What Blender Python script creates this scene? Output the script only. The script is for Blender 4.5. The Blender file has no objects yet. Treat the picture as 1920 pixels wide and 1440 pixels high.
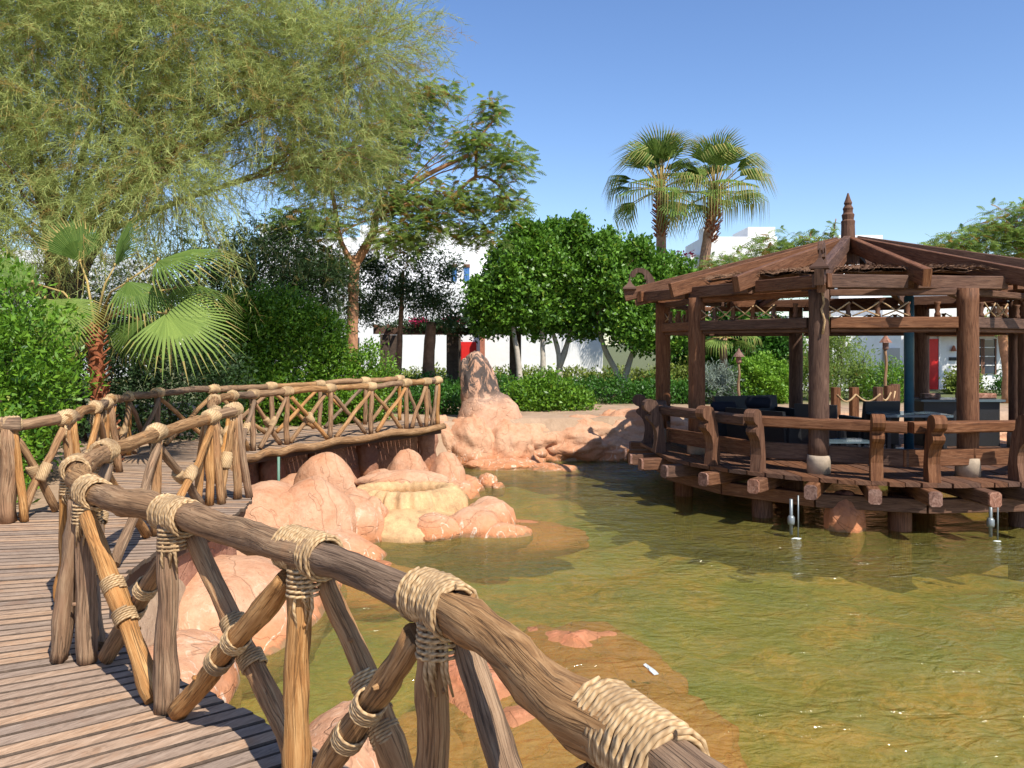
import bpy, bmesh, math, random
import numpy as np
from mathutils import Vector, Matrix, noise
R_ = math.radians
random.seed(7)
RNG = np.random.default_rng(11)
scene = bpy.context.scene

# ------------------------------------------------------------------ camera, sky, sun, exposure
cd = bpy.data.cameras.new('camera'); cam = bpy.data.objects.new('camera', cd)
scene.collection.objects.link(cam); scene.camera = cam
cam.location = (0, 0, 1.7); cam.rotation_euler = (R_(90), 0, 0)
cd.sensor_width = 36; cd.lens = 28.125; cd.shift_y = -75 / 1920
cd.clip_start = 0.05; cd.clip_end = 3000

SUN_EL = R_(51); SUN_AZ = math.atan2(0.58, -0.81)
world = bpy.data.worlds.new('World'); scene.world = world; world.use_nodes = True
wn = world.node_tree.nodes; wl = world.node_tree.links
sky = wn.new('ShaderNodeTexSky'); sky.sky_type = 'NISHITA'; sky.sun_disc = False
sky.sun_elevation = SUN_EL; sky.sun_rotation = SUN_AZ
sky.air_density = 1.0; sky.dust_density = 0.35; sky.ozone_density = 3.0; sky.altitude = 0
bg = wn['Background']; bg.inputs['Strength'].default_value = 0.14
hs = wn.new('ShaderNodeHueSaturation'); hs.inputs['Saturation'].default_value = 1.12; hs.inputs['Hue'].default_value = 0.508
wl.new(sky.outputs[0], hs.inputs['Color']); wl.new(hs.outputs[0], bg.inputs['Color'])
sd = bpy.data.lights.new('sun', 'SUN'); sun = bpy.data.objects.new('sun', sd)
scene.collection.objects.link(sun)
sd.energy = 5.0; sd.angle = R_(0.5); sd.color = (1.0, 0.95, 0.86)
sdir = Vector((math.cos(SUN_EL) * math.sin(SUN_AZ), math.cos(SUN_EL) * math.cos(SUN_AZ), math.sin(SUN_EL)))
sun.rotation_euler = sdir.to_track_quat('Z', 'Y').to_euler()
sun.location = sdir * 60
scene.view_settings.view_transform = 'Standard'; scene.view_settings.look = 'None'
scene.view_settings.gamma = 1; scene.view_settings.exposure = 0.46
scene.view_settings.use_curve_mapping = False
scene.render.engine = 'CYCLES'
scene.cycles.max_bounces = 8; scene.cycles.transparent_max_bounces = 16
scene.cycles.use_denoising = True

WATER = -1.05
DECK = 0.0
GDECK = -0.25
GC = (6.3, 15.0)

# ------------------------------------------------------------------ materials
def srgb(r, g, b):
    f = lambda c: (c / 255 / 12.92) if c / 255 <= 0.04045 else ((c / 255 + 0.055) / 1.055) ** 2.4
    return (f(r), f(g), f(b), 1)

class NT:
    def __init__(s, name):
        s.m = bpy.data.materials.new(name); s.m.use_nodes = True
        s.t = s.m.node_tree; s.b = s.t.nodes['Principled BSDF']; s.out = s.t.nodes['Material Output']
    def n(s, typ, **kw):
        x = s.t.nodes.new(typ)
        for k, v in kw.items():
            if k in x.inputs: x.inputs[k].default_value = v
            else: setattr(x, k, v)
        return x
    def l(s, a, b): s.t.links.new(a, b)
    def ramp(s, fac, stops):
        r = s.n('ShaderNodeValToRGB'); e = r.color_ramp.elements
        while len(e) < len(stops): e.new(0.5)
        for i, (p, c) in enumerate(stops):
            e[i].position = p; e[i].color = c if len(c) == 4 else (*c, 1)
        s.l(fac, r.inputs[0]); return r.outputs[0]
    def mix(s, f, a, b, mode='MIX'):
        x = s.n('ShaderNodeMix', data_type='RGBA', blend_type=mode)
        for sock, v in ((x.inputs[0], f), (x.inputs[6], a), (x.inputs[7], b)):
            if hasattr(v, 'is_output'): s.l(v, sock)
            elif isinstance(v, (int, float)): sock.default_value = v
            else: sock.default_value = v if len(v) == 4 else (*v, 1)
        return x.outputs[2]
    def math(s, op, a, b=0.0, c=None):
        x = s.n('ShaderNodeMath', operation=op)
        for i, v in enumerate((a, b, c)):
            if v is None: continue
            if hasattr(v, 'is_output'): s.l(v, x.inputs[i])
            else: x.inputs[i].default_value = v
        return x.outputs[0]
    def noise(s, vec, scale, detail=4, rough=0.6, dist=0.0):
        x = s.n('ShaderNodeTexNoise'); x.inputs['Scale'].default_value = scale
        x.inputs['Detail'].default_value = detail; x.inputs['Roughness'].default_value = rough
        x.inputs['Distortion'].default_value = dist
        if vec is not None: s.l(vec, x.inputs['Vector'])
        return x.outputs['Fac']
    def mapping(s, src, scale=(1, 1, 1), loc=None):
        x = s.n('ShaderNodeMapping'); x.inputs['Scale'].default_value = scale
        s.l(src, x.inputs['Vector'])
        if loc is not None: s.l(loc, x.inputs['Location'])
        return x.outputs[0]
    def tc(s, which): return s.n('ShaderNodeTexCoord').outputs[which]
    def bump(s, h, strength=0.4, dist=0.01):
        x = s.n('ShaderNodeBump'); x.inputs['Strength'].default_value = strength
        x.inputs['Distance'].default_value = dist
        s.l(h, x.inputs['Height']); s.l(x.outputs[0], s.b.inputs['Normal']); return x

def wood_mat(name, dark, mid, light, worn=None, stretch=(9, 0.9), rough=0.8, bump=0.6, bd=0.006, worn_amt=0.55, cracks=0.5):
    s = NT(name)
    uv = s.tc('UV'); oi = s.n('ShaderNodeObjectInfo')
    off = s.n('ShaderNodeCombineXYZ')
    s.l(s.math('MULTIPLY', oi.outputs['Random'], 37.0), off.inputs[0])
    s.l(s.math('MULTIPLY', oi.outputs['Random'], 91.0), off.inputs[1])
    v = s.mapping(uv, (stretch[0], stretch[1], 1), off.outputs[0])
    grain = s.noise(v, 3.0, 7, 0.65, 1.2)
    v2 = s.mapping(uv, (stretch[0] * 3.5, stretch[1] * 1.2, 1), off.outputs[0])
    fine = s.noise(v2, 6.0, 4, 0.7, 0.3)
    v3 = s.mapping(uv, (1.6, 1.6, 1), off.outputs[0])
    patch = s.noise(v3, 2.2, 4, 0.6, 0.6)
    f = s.math('ADD', s.math('MULTIPLY', grain, 0.65), s.math('MULTIPLY', fine, 0.35))
    col = s.ramp(f, [(0.30, dark), (0.47, mid), (0.66, light)])
    ck = s.noise(s.mapping(uv, (stretch[0] * 1.6, stretch[1] * .55, 1), off.outputs[0]), 2.2, 3, 0.5, 0.8)
    crack = s.ramp(ck, [(0.475, (0, 0, 0)), (0.493, (1, 1, 1)), (0.502, (1, 1, 1)), (0.52, (0, 0, 0))])
    if worn is not None:
        pf = s.ramp(patch, [(worn_amt, (0, 0, 0)), (worn_amt + 0.12, (1, 1, 1))])
        col = s.mix(s.math('MULTIPLY', pf, 0.75), col, s.mix(grain, tuple(c * 0.55 for c in worn[:3]), worn))
    if cracks:
        col = s.mix(s.math('MULTIPLY', crack, cracks), col, tuple(c * .45 for c in dark))
        f = s.math('SUBTRACT', f, s.math('MULTIPLY', crack, cracks * .5))
    hv = s.n('ShaderNodeHueSaturation')
    s.l(s.math('MULTIPLY_ADD', oi.outputs['Random'], 0.5, 0.75), hv.inputs['Value'])
    s.l(s.math('MULTIPLY_ADD', oi.outputs['Random'], 0.3, 0.85), hv.inputs['Saturation'])
    s.l(col, hv.inputs['Color']); s.l(hv.outputs[0], s.b.inputs['Base Color'])
    s.b.inputs['Roughness'].default_value = rough
    s.b.inputs['Specular IOR Level'].default_value = 0.25
    s.bump(f, bump, bd)
    return s.m

def plain(name, col, rough=0.7, metal=0.0, nscale=8, var=0.15, bump=0.15, bd=0.01, spec=0.3, coords='Object'):
    s = NT(name); v = s.tc(coords)
    n1 = s.noise(v, nscale, 6, 0.65); n2 = s.noise(v, nscale * 9, 3, 0.6)
    f = s.math('ADD', s.math('MULTIPLY', n1, 0.7), s.math('MULTIPLY', n2, 0.3))
    a = tuple(max(0, c * (1 - var)) for c in col[:3]); b = tuple(min(1, c * (1 + var)) for c in col[:3])
    s.l(s.ramp(f, [(0.35, a), (0.65, b)]), s.b.inputs['Base Color'])
    s.b.inputs['Roughness'].default_value = rough; s.b.inputs['Metallic'].default_value = metal
    s.b.inputs['Specular IOR Level'].default_value = spec
    if bump: s.bump(f, bump, bd)
    return s.m

def leaf_mat(name, dark, light, extra=None, rough=0.45, trans=0.3, spec=0.35):
    s = NT(name)
    at = s.n('ShaderNodeAttribute', attribute_name='tint')
    sep = s.n('ShaderNodeSeparateColor'); s.l(at.outputs['Color'], sep.inputs[0])
    col = s.ramp(sep.outputs[0], [(0.0, dark), (1.0, light)])
    if extra is not None:
        col = s.mix(s.ramp(sep.outputs[1], [(0.90, (0, 0, 0)), (0.93, (1, 1, 1))]), col, extra)
    s.l(col, s.b.inputs['Base Color']); s.b.inputs['Roughness'].default_value = rough
    s.b.inputs['Specular IOR Level'].default_value = spec
    tr = s.n('ShaderNodeBsdfTranslucent'); s.l(col, tr.inputs[0])
    mx = s.n('ShaderNodeMixShader'); mx.inputs[0].default_value = trans
    s.l(s.b.outputs[0], mx.inputs[1]); s.l(tr.outputs[0], mx.inputs[2]); s.l(mx.outputs[0], s.out.inputs[0])
    return s.m

M = {}
M['log'] = wood_mat('weathered_log', (0.055, 0.032, 0.019), (0.235, 0.135, 0.070), (0.43, 0.275, 0.155), worn=(0.44, 0.235, 0.115), worn_amt=0.58, bd=0.010, bump=1.0)
M['post'] = wood_mat('barkless_log', (0.06, 0.03, 0.016), (0.31, 0.16, 0.07), (0.52, 0.32, 0.16), worn=(0.47, 0.235, 0.105), worn_amt=0.50, bd=0.010, bump=1.0)
M['plank'] = wood_mat('deck_plank_wood', (0.15, 0.10, 0.068), (0.32, 0.215, 0.145), (0.47, 0.335, 0.235), worn=(0.42, 0.24, 0.14), stretch=(1.1, 11), bump=0.5, bd=0.003, cracks=0.25)
M['plank_edge'] = plain('gap_shade_plank_edge', (0.085, 0.058, 0.040), 0.95, nscale=12, var=.4)  # plank sides coloured dark to put shade into the gaps
M['timber'] = wood_mat('dark_stained_timber', (0.028, 0.013, 0.009), (0.112, 0.050, 0.027), (0.215, 0.112, 0.066), stretch=(9, 0.8), bump=0.6, bd=0.008, rough=0.7)
M['timber_end'] = wood_mat('bleached_timber_end', (0.07, 0.03, 0.02), (0.20, 0.10, 0.07), (0.38, 0.23, 0.17), stretch=(4, 4), bump=0.5, bd=0.006)

def rope_mat():
    s = NT('straw_rope'); uv = s.tc('UV')
    v = s.mapping(uv, (1, 1, 1))
    w = s.n('ShaderNodeTexWave'); w.wave_type = 'BANDS'; w.bands_direction = 'DIAGONAL'
    w.inputs['Scale'].default_value = 22; w.inputs['Distortion'].default_value = 2.0; w.inputs['Detail'].default_value = 2
    s.l(v, w.inputs['Vector'])
    n = s.noise(s.tc('Object'), 60, 4, 0.7); n2 = s.noise(s.tc('Object'), 5, 3, 0.6)
    f = s.math('ADD', s.math('MULTIPLY', w.outputs['Fac'], 0.35), s.math('MULTIPLY', n, 0.65))
    c = s.ramp(f, [(0.2, (0.26, 0.15, 0.065)), (0.45, (0.50, 0.32, 0.15)), (0.75, (0.66, 0.47, 0.26))])
    c = s.mix(s.ramp(n2, [(0.40, (0, 0, 0)), (0.68, (1, 1, 1))]), c, (0.24, 0.15, 0.075))
    s.l(c, s.b.inputs['Base Color']); s.b.inputs['Roughness'].default_value = 0.9
    s.bump(f, 0.8, 0.003); return s.m
M['rope'] = rope_mat()

def rock_mat(name, base, pale, deep, streaks=True, dark_top=False, algae=(0.22, 0.20, 0.10)):
    s = NT(name); ob = s.tc('Object'); geo = s.n('ShaderNodeNewGeometry')
    sep = s.n('ShaderNodeSeparateXYZ'); s.l(geo.outputs['Position'], sep.inputs[0])
    n1 = s.noise(ob, 1.6, 6, 0.6, 0.4); n2 = s.noise(ob, 14, 5, 0.7); n3 = s.noise(ob, 3.5, 5, 0.6, 1.5)
    c = s.ramp(n1, [(0.30, deep), (0.46, base), (0.62, pale)])
    c = s.mix(0.35, c, s.ramp(n2, [(0.3, tuple(x * 0.6 for x in deep)), (0.5, base), (0.7, pale)]))
    # iron red waterline stain, then pale lime crust just above the water
    h = s.math('ADD', s.math('SUBTRACT', sep.outputs[2], WATER), s.math('MULTIPLY', s.math('SUBTRACT', n3, 0.5), 0.34))
    st = s.ramp(h, [(0.04, (1, 1, 1)), (0.36, (0, 0, 0))])
    c = s.mix(s.math('MULTIPLY', st, 0.80), c, (0.50, 0.185, 0.07))
    gr = s.noise(ob, 32, 4, 0.75, 0.3)
    c = s.mix(s.math('MULTIPLY', s.ramp(gr, [(0.56, (0, 0, 0)), (0.68, (1, 1, 1))]), 0.16), c, tuple(x * 0.5 for x in deep))
    ckn = s.noise(s.mapping(ob, (1.0, 1.0, 1.6)), 0.9, 3, 0.5, 1.2)
    ckr = s.ramp(ckn, [(0.492, (0, 0, 0)), (0.499, (1, 1, 1)), (0.502, (1, 1, 1)), (0.508, (0, 0, 0))])
    c = s.mix(s.math('MULTIPLY', ckr, 0.22), c, tuple(x * 0.4 for x in deep))
    if streaks:
        mv = s.mapping(ob, (1.3, 1.3, 0.5)); ns = s.noise(mv, 1.6, 2, 0.45, 1.4)
        band = s.ramp(ns, [(0.484, (0, 0, 0)), (0.496, (1, 1, 1)), (0.506, (1, 1, 1)), (0.518, (0, 0, 0))])
        low = s.ramp(h, [(0.08, (1, 1, 1)), (0.55, (0, 0, 0))])
        c = s.mix(s.math('MULTIPLY', s.math('MULTIPLY', s.math('MULTIPLY', band, low), s.ramp(n2, [(0.42, (0, 0, 0)), (0.58, (1, 1, 1))])), 0.8), c, (0.74, 0.64, 0.50))
    if dark_top:
        f2 = s.noise(s.mapping(ob, (3.0, 3.0, 1.3)), 1.7, 4, 0.7, 1.0)
        hm = s.ramp(s.math('DIVIDE', sep.outputs[2], 2.0), [(0.1, (0, 0, 0)), (0.3, (1, 1, 1))])
        c = s.mix(s.math('MULTIPLY', hm, s.ramp(f2, [(0.42, (0, 0, 0)), (0.52, (1, 1, 1))])), c, (0.085, 0.065, 0.055))
    wet = s.ramp(h, [(0.02, (1, 1, 1)), (0.07, (0, 0, 0))])
    c = s.mix(s.math('MULTIPLY', wet, 0.6), c, (0.16, 0.075, 0.035))
    # algae below the water line
    ug = s.ramp(h, [(-0.0, (1, 1, 1)), (0.05, (0, 0, 0))])
    c = s.mix(s.math('MULTIPLY', ug, s.math('MULTIPLY', n3, 0.9)), c, algae)
    s.l(c, s.b.inputs['Base Color']); s.b.inputs['Roughness'].default_value = 0.85
    s.b.inputs['Specular IOR Level'].default_value = 0.25
    n4 = s.noise(ob, 45, 3, 0.7)
    pits = s.ramp(s.noise(ob, 9, 3, 0.55, 0.5), [(0.30, (0, 0, 0)), (0.42, (1, 1, 1))])
    s.bump(s.math('ADD', s.math('MULTIPLY', n1, 0.7), s.math('ADD', s.math('MULTIPLY', n2, 0.5), s.math('ADD', s.math('MULTIPLY', n4, 0.12), s.math('SUBTRACT', s.math('MULTIPLY', pits, 0.25), s.math('MULTIPLY', ckr, 0.4))))), 0.6, 0.05); return s.m
M['rock'] = rock_mat('salmon_sandstone', (0.49, 0.255, 0.145), (0.56, 0.345, 0.215), (0.45, 0.185, 0.085))
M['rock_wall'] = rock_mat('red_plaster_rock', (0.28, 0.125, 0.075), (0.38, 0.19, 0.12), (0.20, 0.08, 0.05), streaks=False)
M['rock_tall'] = rock_mat('charred_sandstone', (0.52, 0.29, 0.18), (0.60, 0.38, 0.26), (0.42, 0.21, 0.12), streaks=False, dark_top=True)
M['rock_pink'] = rock_mat('pink_wet_rock', (0.52, 0.22, 0.15), (0.60, 0.34, 0.26), (0.42, 0.14, 0.07), streaks=False, algae=(0.52, 0.22, 0.10))
M['lime'] = plain('lime_crusted_stone', (0.50, 0.31, 0.15), 0.75, nscale=5, var=0.35, bump=0.6, bd=0.02)
M['white'] = plain('white_lime_plaster', (0.76, 0.755, 0.74), 0.85, nscale=.7, var=0.09, bump=0.15, bd=0.01)
M['greywall'] = plain('shade_grey_plaster', (0.42, 0.40, 0.38), 0.85, nscale=2, var=0.06)
M['red'] = plain('red_painted_wood', (0.60, 0.022, 0.018), 0.45, nscale=3, var=0.12)
M['glass'] = plain('dark_window_glass', (0.045, 0.06, 0.08), 0.08, nscale=1, var=0.1, bump=0, spec=0.6)
M['blue'] = plain('blue_window_shadow', (0.06, 0.16, 0.36), 0.5, nscale=4)  # blue shadow of the small window openings, painted as a flat colour
M['brownpaint'] = plain('brown_window_wood', (0.16, 0.075, 0.045), 0.6, nscale=6)
M['tile'] = plain('clay_roof_tile', (0.36, 0.13, 0.075), 0.8, nscale=7, var=0.3)
M['rattan'] = plain('black_rattan', (0.009, 0.009, 0.010), 0.55, nscale=60, var=0.5, bump=0.6, bd=0.004, spec=0.5)
M['cushion'] = plain('navy_cushion', (0.010, 0.012, 0.022), 0.8, nscale=10)
M['tabletop'] = plain('grey_glass_top', (0.10, 0.14, 0.16), 0.15, nscale=3, bump=0, spec=0.6)
M['teal'] = plain('teal_painted_metal', (0.035, 0.115, 0.17), 0.35, metal=0.2, nscale=5)
M['concrete'] = plain('cast_concrete', (0.36, 0.28, 0.20), 0.9, nscale=9, var=0.22, bump=0.5, bd=0.01)
M['thatch'] = plain('brown_thatch', (0.21, 0.115, 0.065), 0.95, nscale=22, var=0.55, bump=1.0, bd=0.03)
M['chrome'] = plain('galvanised_pipe', (0.22, 0.24, 0.24), 0.45, metal=0.5, nscale=9)
M['foam'] = plain('white_foam', (0.52, 0.55, 0.52), 0.6, nscale=30)
M['bark'] = plain('brown_bark', (0.20, 0.115, 0.070), 0.9, nscale=7, var=0.45, bump=0.9, bd=0.03)
M['bark_orange'] = plain('tan_bark', (0.40, 0.20, 0.105), 0.85, nscale=6, var=0.35, bump=0.7, bd=0.02)
M['bark_dark'] = plain('dark_bark', (0.075, 0.05, 0.036), 0.9, nscale=7, var=0.4, bump=0.9, bd=0.03)
M['palmbark'] = plain('palm_trunk_bark', (0.34, 0.19, 0.115), 0.9, nscale=9, var=0.45, bump=0.9, bd=0.03)
M['boots'] = plain('palm_leaf_bases', (0.27, 0.085, 0.035), 0.8, nscale=9, var=0.5, bump=0.6, bd=0.02)
M['twig'] = plain('yellow_twig', (0.38, 0.27, 0.09), 0.8, nscale=9, var=0.3)
M['leaf_bright'] = leaf_mat('bright_leaf', (0.036, 0.115, 0.008), (0.21, 0.38, 0.030), extra=(0.32, 0.36, 0.04), rough=0.4, trans=0.32)
M['leaf_ficus'] = leaf_mat('glossy_leaf', (0.038, 0.110, 0.010), (0.175, 0.34, 0.034), extra=(0.22, 0.30, 0.03), rough=0.4)
M['leaf_lime'] = leaf_mat('lime_green_leaf', (0.07, 0.19, 0.01), (0.27, 0.46, 0.04), rough=0.5, trans=0.35)
M['leaf_hedge'] = leaf_mat('hedge_leaf', (0.020, 0.075, 0.008), (0.080, 0.21, 0.022), rough=0.45)
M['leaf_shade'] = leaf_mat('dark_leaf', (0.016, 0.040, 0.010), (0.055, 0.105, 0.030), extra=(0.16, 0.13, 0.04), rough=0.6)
M['leaf_tam'] = leaf_mat('feathery_leaf', (0.23, 0.30, 0.08), (0.57, 0.62, 0.23), extra=(0.40, 0.30, 0.10), rough=0.7, trans=0.50, spec=0.15)
M['leaf_acacia'] = leaf_mat('fern_leaf', (0.14, 0.23, 0.04), (0.34, 0.44, 0.11), extra=(0.36, 0.21, 0.05), rough=0.6, trans=0.6)
M['leaf_silver'] = leaf_mat('silver_leaf', (0.14, 0.18, 0.14), (0.30, 0.35, 0.28), rough=0.8)
M['leaf_yellow'] = leaf_mat('yellow_green_leaf', (0.10, 0.15, 0.02), (0.28, 0.33, 0.06), extra=(0.3, 0.16, 0.05), rough=0.6)
M['leaf_palm'] = leaf_mat('palm_leaf', (0.045, 0.105, 0.018), (0.25, 0.34, 0.075), extra=(0.42, 0.33, 0.11), rough=0.6, trans=0.35, spec=0.15)
M['flower'] = leaf_mat('bougainvillea_bract', (0.35, 0.01, 0.06), (0.62, 0.04, 0.16), rough=0.6)

def water_mat():
    s = NT('murky_pond_water'); t = s.t; t.nodes.remove(s.b)
    pos = s.n('ShaderNodeNewGeometry').outputs['Position']
    m1 = s.mapping(pos, (1.0, 1.6, 1.0))
    big = s.noise(m1, 0.9, 2, 0.5, 0.8); mid = s.noise(m1, 3.2, 3, 0.5, 1.6); fine = s.noise(m1, 9, 2, 0.5, 1.2)
    h = s.math('ADD', s.math('MULTIPLY', mid, 0.8), s.math('ADD', s.math('MULTIPLY', fine, 0.14), s.math('MULTIPLY', big, 0.8)))
    h = s.math('MULTIPLY', h, s.math('MULTIPLY_ADD', s.noise(m1, 0.35, 2, 0.5, 1.0), 2.6, -0.35))
    bp = s.n('ShaderNodeBump'); bp.inputs['Strength'].default_value = 1.0; bp.inputs['Distance'].default_value = 0.10
    s.l(h, bp.inputs['Height'])
    b2 = s.n('ShaderNodeBump'); b2.inputs['Strength'].default_value = 0.35; b2.inputs['Distance'].default_value = 0.05; s.l(h, b2.inputs['Height'])
    fr = s.n('ShaderNodeFresnel'); fr.inputs['IOR'].default_value = 1.30; s.l(b2.outputs[0], fr.inputs['Normal'])
    gl = s.n('ShaderNodeBsdfGlossy'); gl.inputs['Roughness'].default_value = 0.06; s.l(bp.outputs[0], gl.inputs['Normal'])
    tr = s.n('ShaderNodeBsdfTransparent'); tr.inputs[0].default_value = (0.90, 0.87, 0.66, 1)
    # suspended silt and algae colour the water; golden mottle paints in caustic light
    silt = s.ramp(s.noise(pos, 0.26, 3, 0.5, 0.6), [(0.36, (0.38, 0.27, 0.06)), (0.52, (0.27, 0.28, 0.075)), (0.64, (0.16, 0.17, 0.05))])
    caustic_mottle = s.noise(m1, 7.5, 4, 0.65, 2.2)
    silt = s.mix(0.45, silt, s.ramp(caustic_mottle, [(0.36, (0.20, 0.15, 0.03)), (0.52, (0.36, 0.29, 0.06)), (0.66, (0.60, 0.41, 0.11))]))
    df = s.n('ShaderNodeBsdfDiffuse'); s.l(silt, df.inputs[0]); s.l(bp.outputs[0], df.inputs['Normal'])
    mx = s.n('ShaderNodeMixShader'); mx.inputs[0].default_value = 0.30
    s.l(tr.outputs[0], mx.inputs[1]); s.l(df.outputs[0], mx.inputs[2])
    m2 = s.n('ShaderNodeMixShader'); s.l(fr.outputs[0], m2.inputs[0]); s.l(mx.outputs[0], m2.inputs[1]); s.l(gl.outputs[0], m2.inputs[2])
    s.l(m2.outputs[0], s.out.inputs[0]); return s.m
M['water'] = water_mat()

def ground_mat():
    s = NT('ground_soil_and_pond_bed'); geo = s.n('ShaderNodeNewGeometry'); pos = geo.outputs['Position']
    sep = s.n('ShaderNodeSeparateXYZ'); s.l(pos, sep.inputs[0])
    n1 = s.noise(pos, 0.8, 6, 0.6, 0.5); n2 = s.noise(pos, 9, 5, 0.7, 1.0); n3 = s.noise(pos, 2.6, 5, 0.65, 1.6)
    dry = s.ramp(n1, [(0.35, (0.30, 0.19, 0.11)), (0.6, (0.42, 0.28, 0.18))])
    dry = s.mix(0.3, dry, s.ramp(n2, [(0.3, (0.20, 0.13, 0.08)), (0.7, (0.5, 0.36, 0.24))]))
    grass = s.ramp(n2, [(0.3, (0.035, 0.06, 0.015)), (0.7, (0.10, 0.14, 0.03))])
    far = s.ramp(s.math('DIVIDE', sep.outputs[1], 60.0), [(0.38, (0, 0, 0)), (0.42, (1, 1, 1))])
    dry = s.mix(s.math('MULTIPLY', far, 0.85), dry, grass)
    bed = s.ramp(n3, [(0.30, (0.13, 0.11, 0.03)), (0.48, (0.30, 0.22, 0.05)), (0.56, (0.46, 0.27, 0.07)), (0.66, (0.24, 0.21, 0.05))])  # algae mottle; its golden bands also imitate caustic light on the bed
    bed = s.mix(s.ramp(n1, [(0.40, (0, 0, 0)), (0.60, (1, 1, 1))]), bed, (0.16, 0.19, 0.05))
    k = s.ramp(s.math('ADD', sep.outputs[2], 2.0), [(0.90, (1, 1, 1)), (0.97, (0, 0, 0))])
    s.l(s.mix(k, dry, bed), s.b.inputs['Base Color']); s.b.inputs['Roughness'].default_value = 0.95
    s.bump(s.math('ADD', n2, n3), 0.6, 0.04); return s.m
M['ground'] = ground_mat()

# ------------------------------------------------------------------ mesh builder
class G:
    def __init__(s): s.v = []; s.f = []; s.uv = []; s.n = 0
    def add(s, verts, faces, uvs=None):
        o = s.n; s.v.extend(tuple(v) for v in verts); s.n += len(verts)
        for k, f in enumerate(faces):
            s.f.append(tuple(i + o for i in f))
            s.uv.extend(uvs[k] if uvs else [(0, 0)] * len(f))
    def tube(s, path, radii, sides=8, seed=None, rough=0.0, cap=True, uvs=1.0):
        P = [Vector(p) for p in path]; n = len(P)
        if isinstance(radii, (int, float)): radii = [radii] * n
        T = [(P[min(i + 1, n - 1)] - P[max(i - 1, 0)]).normalized() for i in range(n)]
        up = Vector((0, 0, 1)) if abs(T[0].z) < 0.9 else Vector((1, 0, 0))
        N = (up - T[0] * up.dot(T[0])).normalized(); L = 0.0; V = []; Ls = []
        sd = Vector((seed or 0, (seed or 0) * 1.7, 3.1))
        for i in range(n):
            if i: L += (P[i] - P[i - 1]).length
            Ls.append(L)
            N = (N - T[i] * N.dot(T[i])).normalized(); B = T[i].cross(N)
            for k in range(sides):
                a = 2 * math.pi * k / sides; d = N * math.cos(a) + B * math.sin(a); r = radii[i]
                if rough: r *= 1 + rough * noise.noise(d * 1.3 + T[i] * 0 + Vector((0, 0, L * 5.0)) + sd) + rough * 0.4 * noise.noise(d * 4 + Vector((L * 14, 0, 0)) + sd)
                V.append(P[i] + d * r)
        F = []; U = []
        circ = 2 * math.pi * max(radii)
        for i in range(n - 1):
            for k in range(sides):
                k2 = (k + 1) % sides
                F.append((i * sides + k, i * sides + k2, (i + 1) * sides + k2, (i + 1) * sides + k))
                u0, u1 = k / sides * circ, (k + 1) / sides * circ
                U.append([(u0 * uvs, Ls[i] * uvs), (u1 * uvs, Ls[i] * uvs), (u1 * uvs, Ls[i + 1] * uvs), (u0 * uvs, Ls[i + 1] * uvs)])
        if cap:
            F.append(tuple(range(sides - 1, -1, -1))); U.append([(0.3 * math.cos(k), 0.3 * math.sin(k)) for k in range(sides)])
            F.append(tuple((n - 1) * sides + k for k in range(sides))); U.append([(0.3 * math.cos(k), 0.3 * math.sin(k)) for k in range(sides)])
        s.add(V, F, U); return s
    def beam(s, a, b, w, h, up=(0, 0, 1), bev=0.008, jit=0.0):
        """rectangular timber from a to b (centre line), w across, h along up; chamfered long edges"""
        a = Vector(a); b = Vector(b); t = (b - a).normalized(); up = Vector(up)
        u = (up - t * up.dot(t)).normalized(); r = t.cross(u); L = (b - a).length
        c = min(bev, w * .3, h * .3)
        prof = [(-w/2 + c, -h/2), (w/2 - c, -h/2), (w/2, -h/2 + c), (w/2, h/2 - c), (w/2 - c, h/2), (-w/2 + c, h/2), (-w/2, h/2 - c), (-w/2, -h/2 + c)]
        ns = max(1, int(L / 0.5)) if jit else 1
        V = []
        for i in range(ns + 1):
            p = a + t * (L * i / ns)
            e = 1.0
            for (x, y) in prof:
                q = p + r * x * e + u * y * e
                if jit: q += Vector((random.uniform(-jit, jit), random.uniform(-jit, jit), random.uniform(-jit, jit)))
                V.append(q)
        F = []; U = []; acc = [0]
        for k in range(8):
            k2 = (k + 1) % 8; acc.append(acc[-1] + math.hypot(prof[k2][0] - prof[k][0], prof[k2][1] - prof[k][1]))
        for i in range(ns):
            for k in range(8):
                k2 = (k + 1) % 8
                F.append((i * 8 + k, i * 8 + k2, (i + 1) * 8 + k2, (i + 1) * 8 + k))
                l0, l1 = L * i / ns, L * (i + 1) / ns
                U.append([(acc[k], l0), (acc[k + 1], l0), (acc[k + 1], l1), (acc[k], l1)])
        F.append(tuple(range(7, -1, -1))); U.append([(prof[k][0], prof[k][1]) for k in range(7, -1, -1)])
        F.append(tuple(ns * 8 + k for k in range(8))); U.append([(prof[k][0], prof[k][1]) for k in range(8)])
        s.add(V, F, U); return s
    def box(s, x0, x1, y0, y1, z0, z1):
        V = [(x0,y0,z0),(x1,y0,z0),(x1,y1,z0),(x0,y1,z0),(x0,y0,z1),(x1,y0,z1),(x1,y1,z1),(x0,y1,z1)]
        F = [(0,3,2,1),(4,5,6,7),(0,1,5,4),(1,2,6,5),(2,3,7,6),(3,0,4,7)]
        U = []
        for f in F:
            U.append([(V[i][0] + V[i][1], V[i][2] + V[i][1] * .3) for i in f])
        s.add(V, F, U); return s
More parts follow.
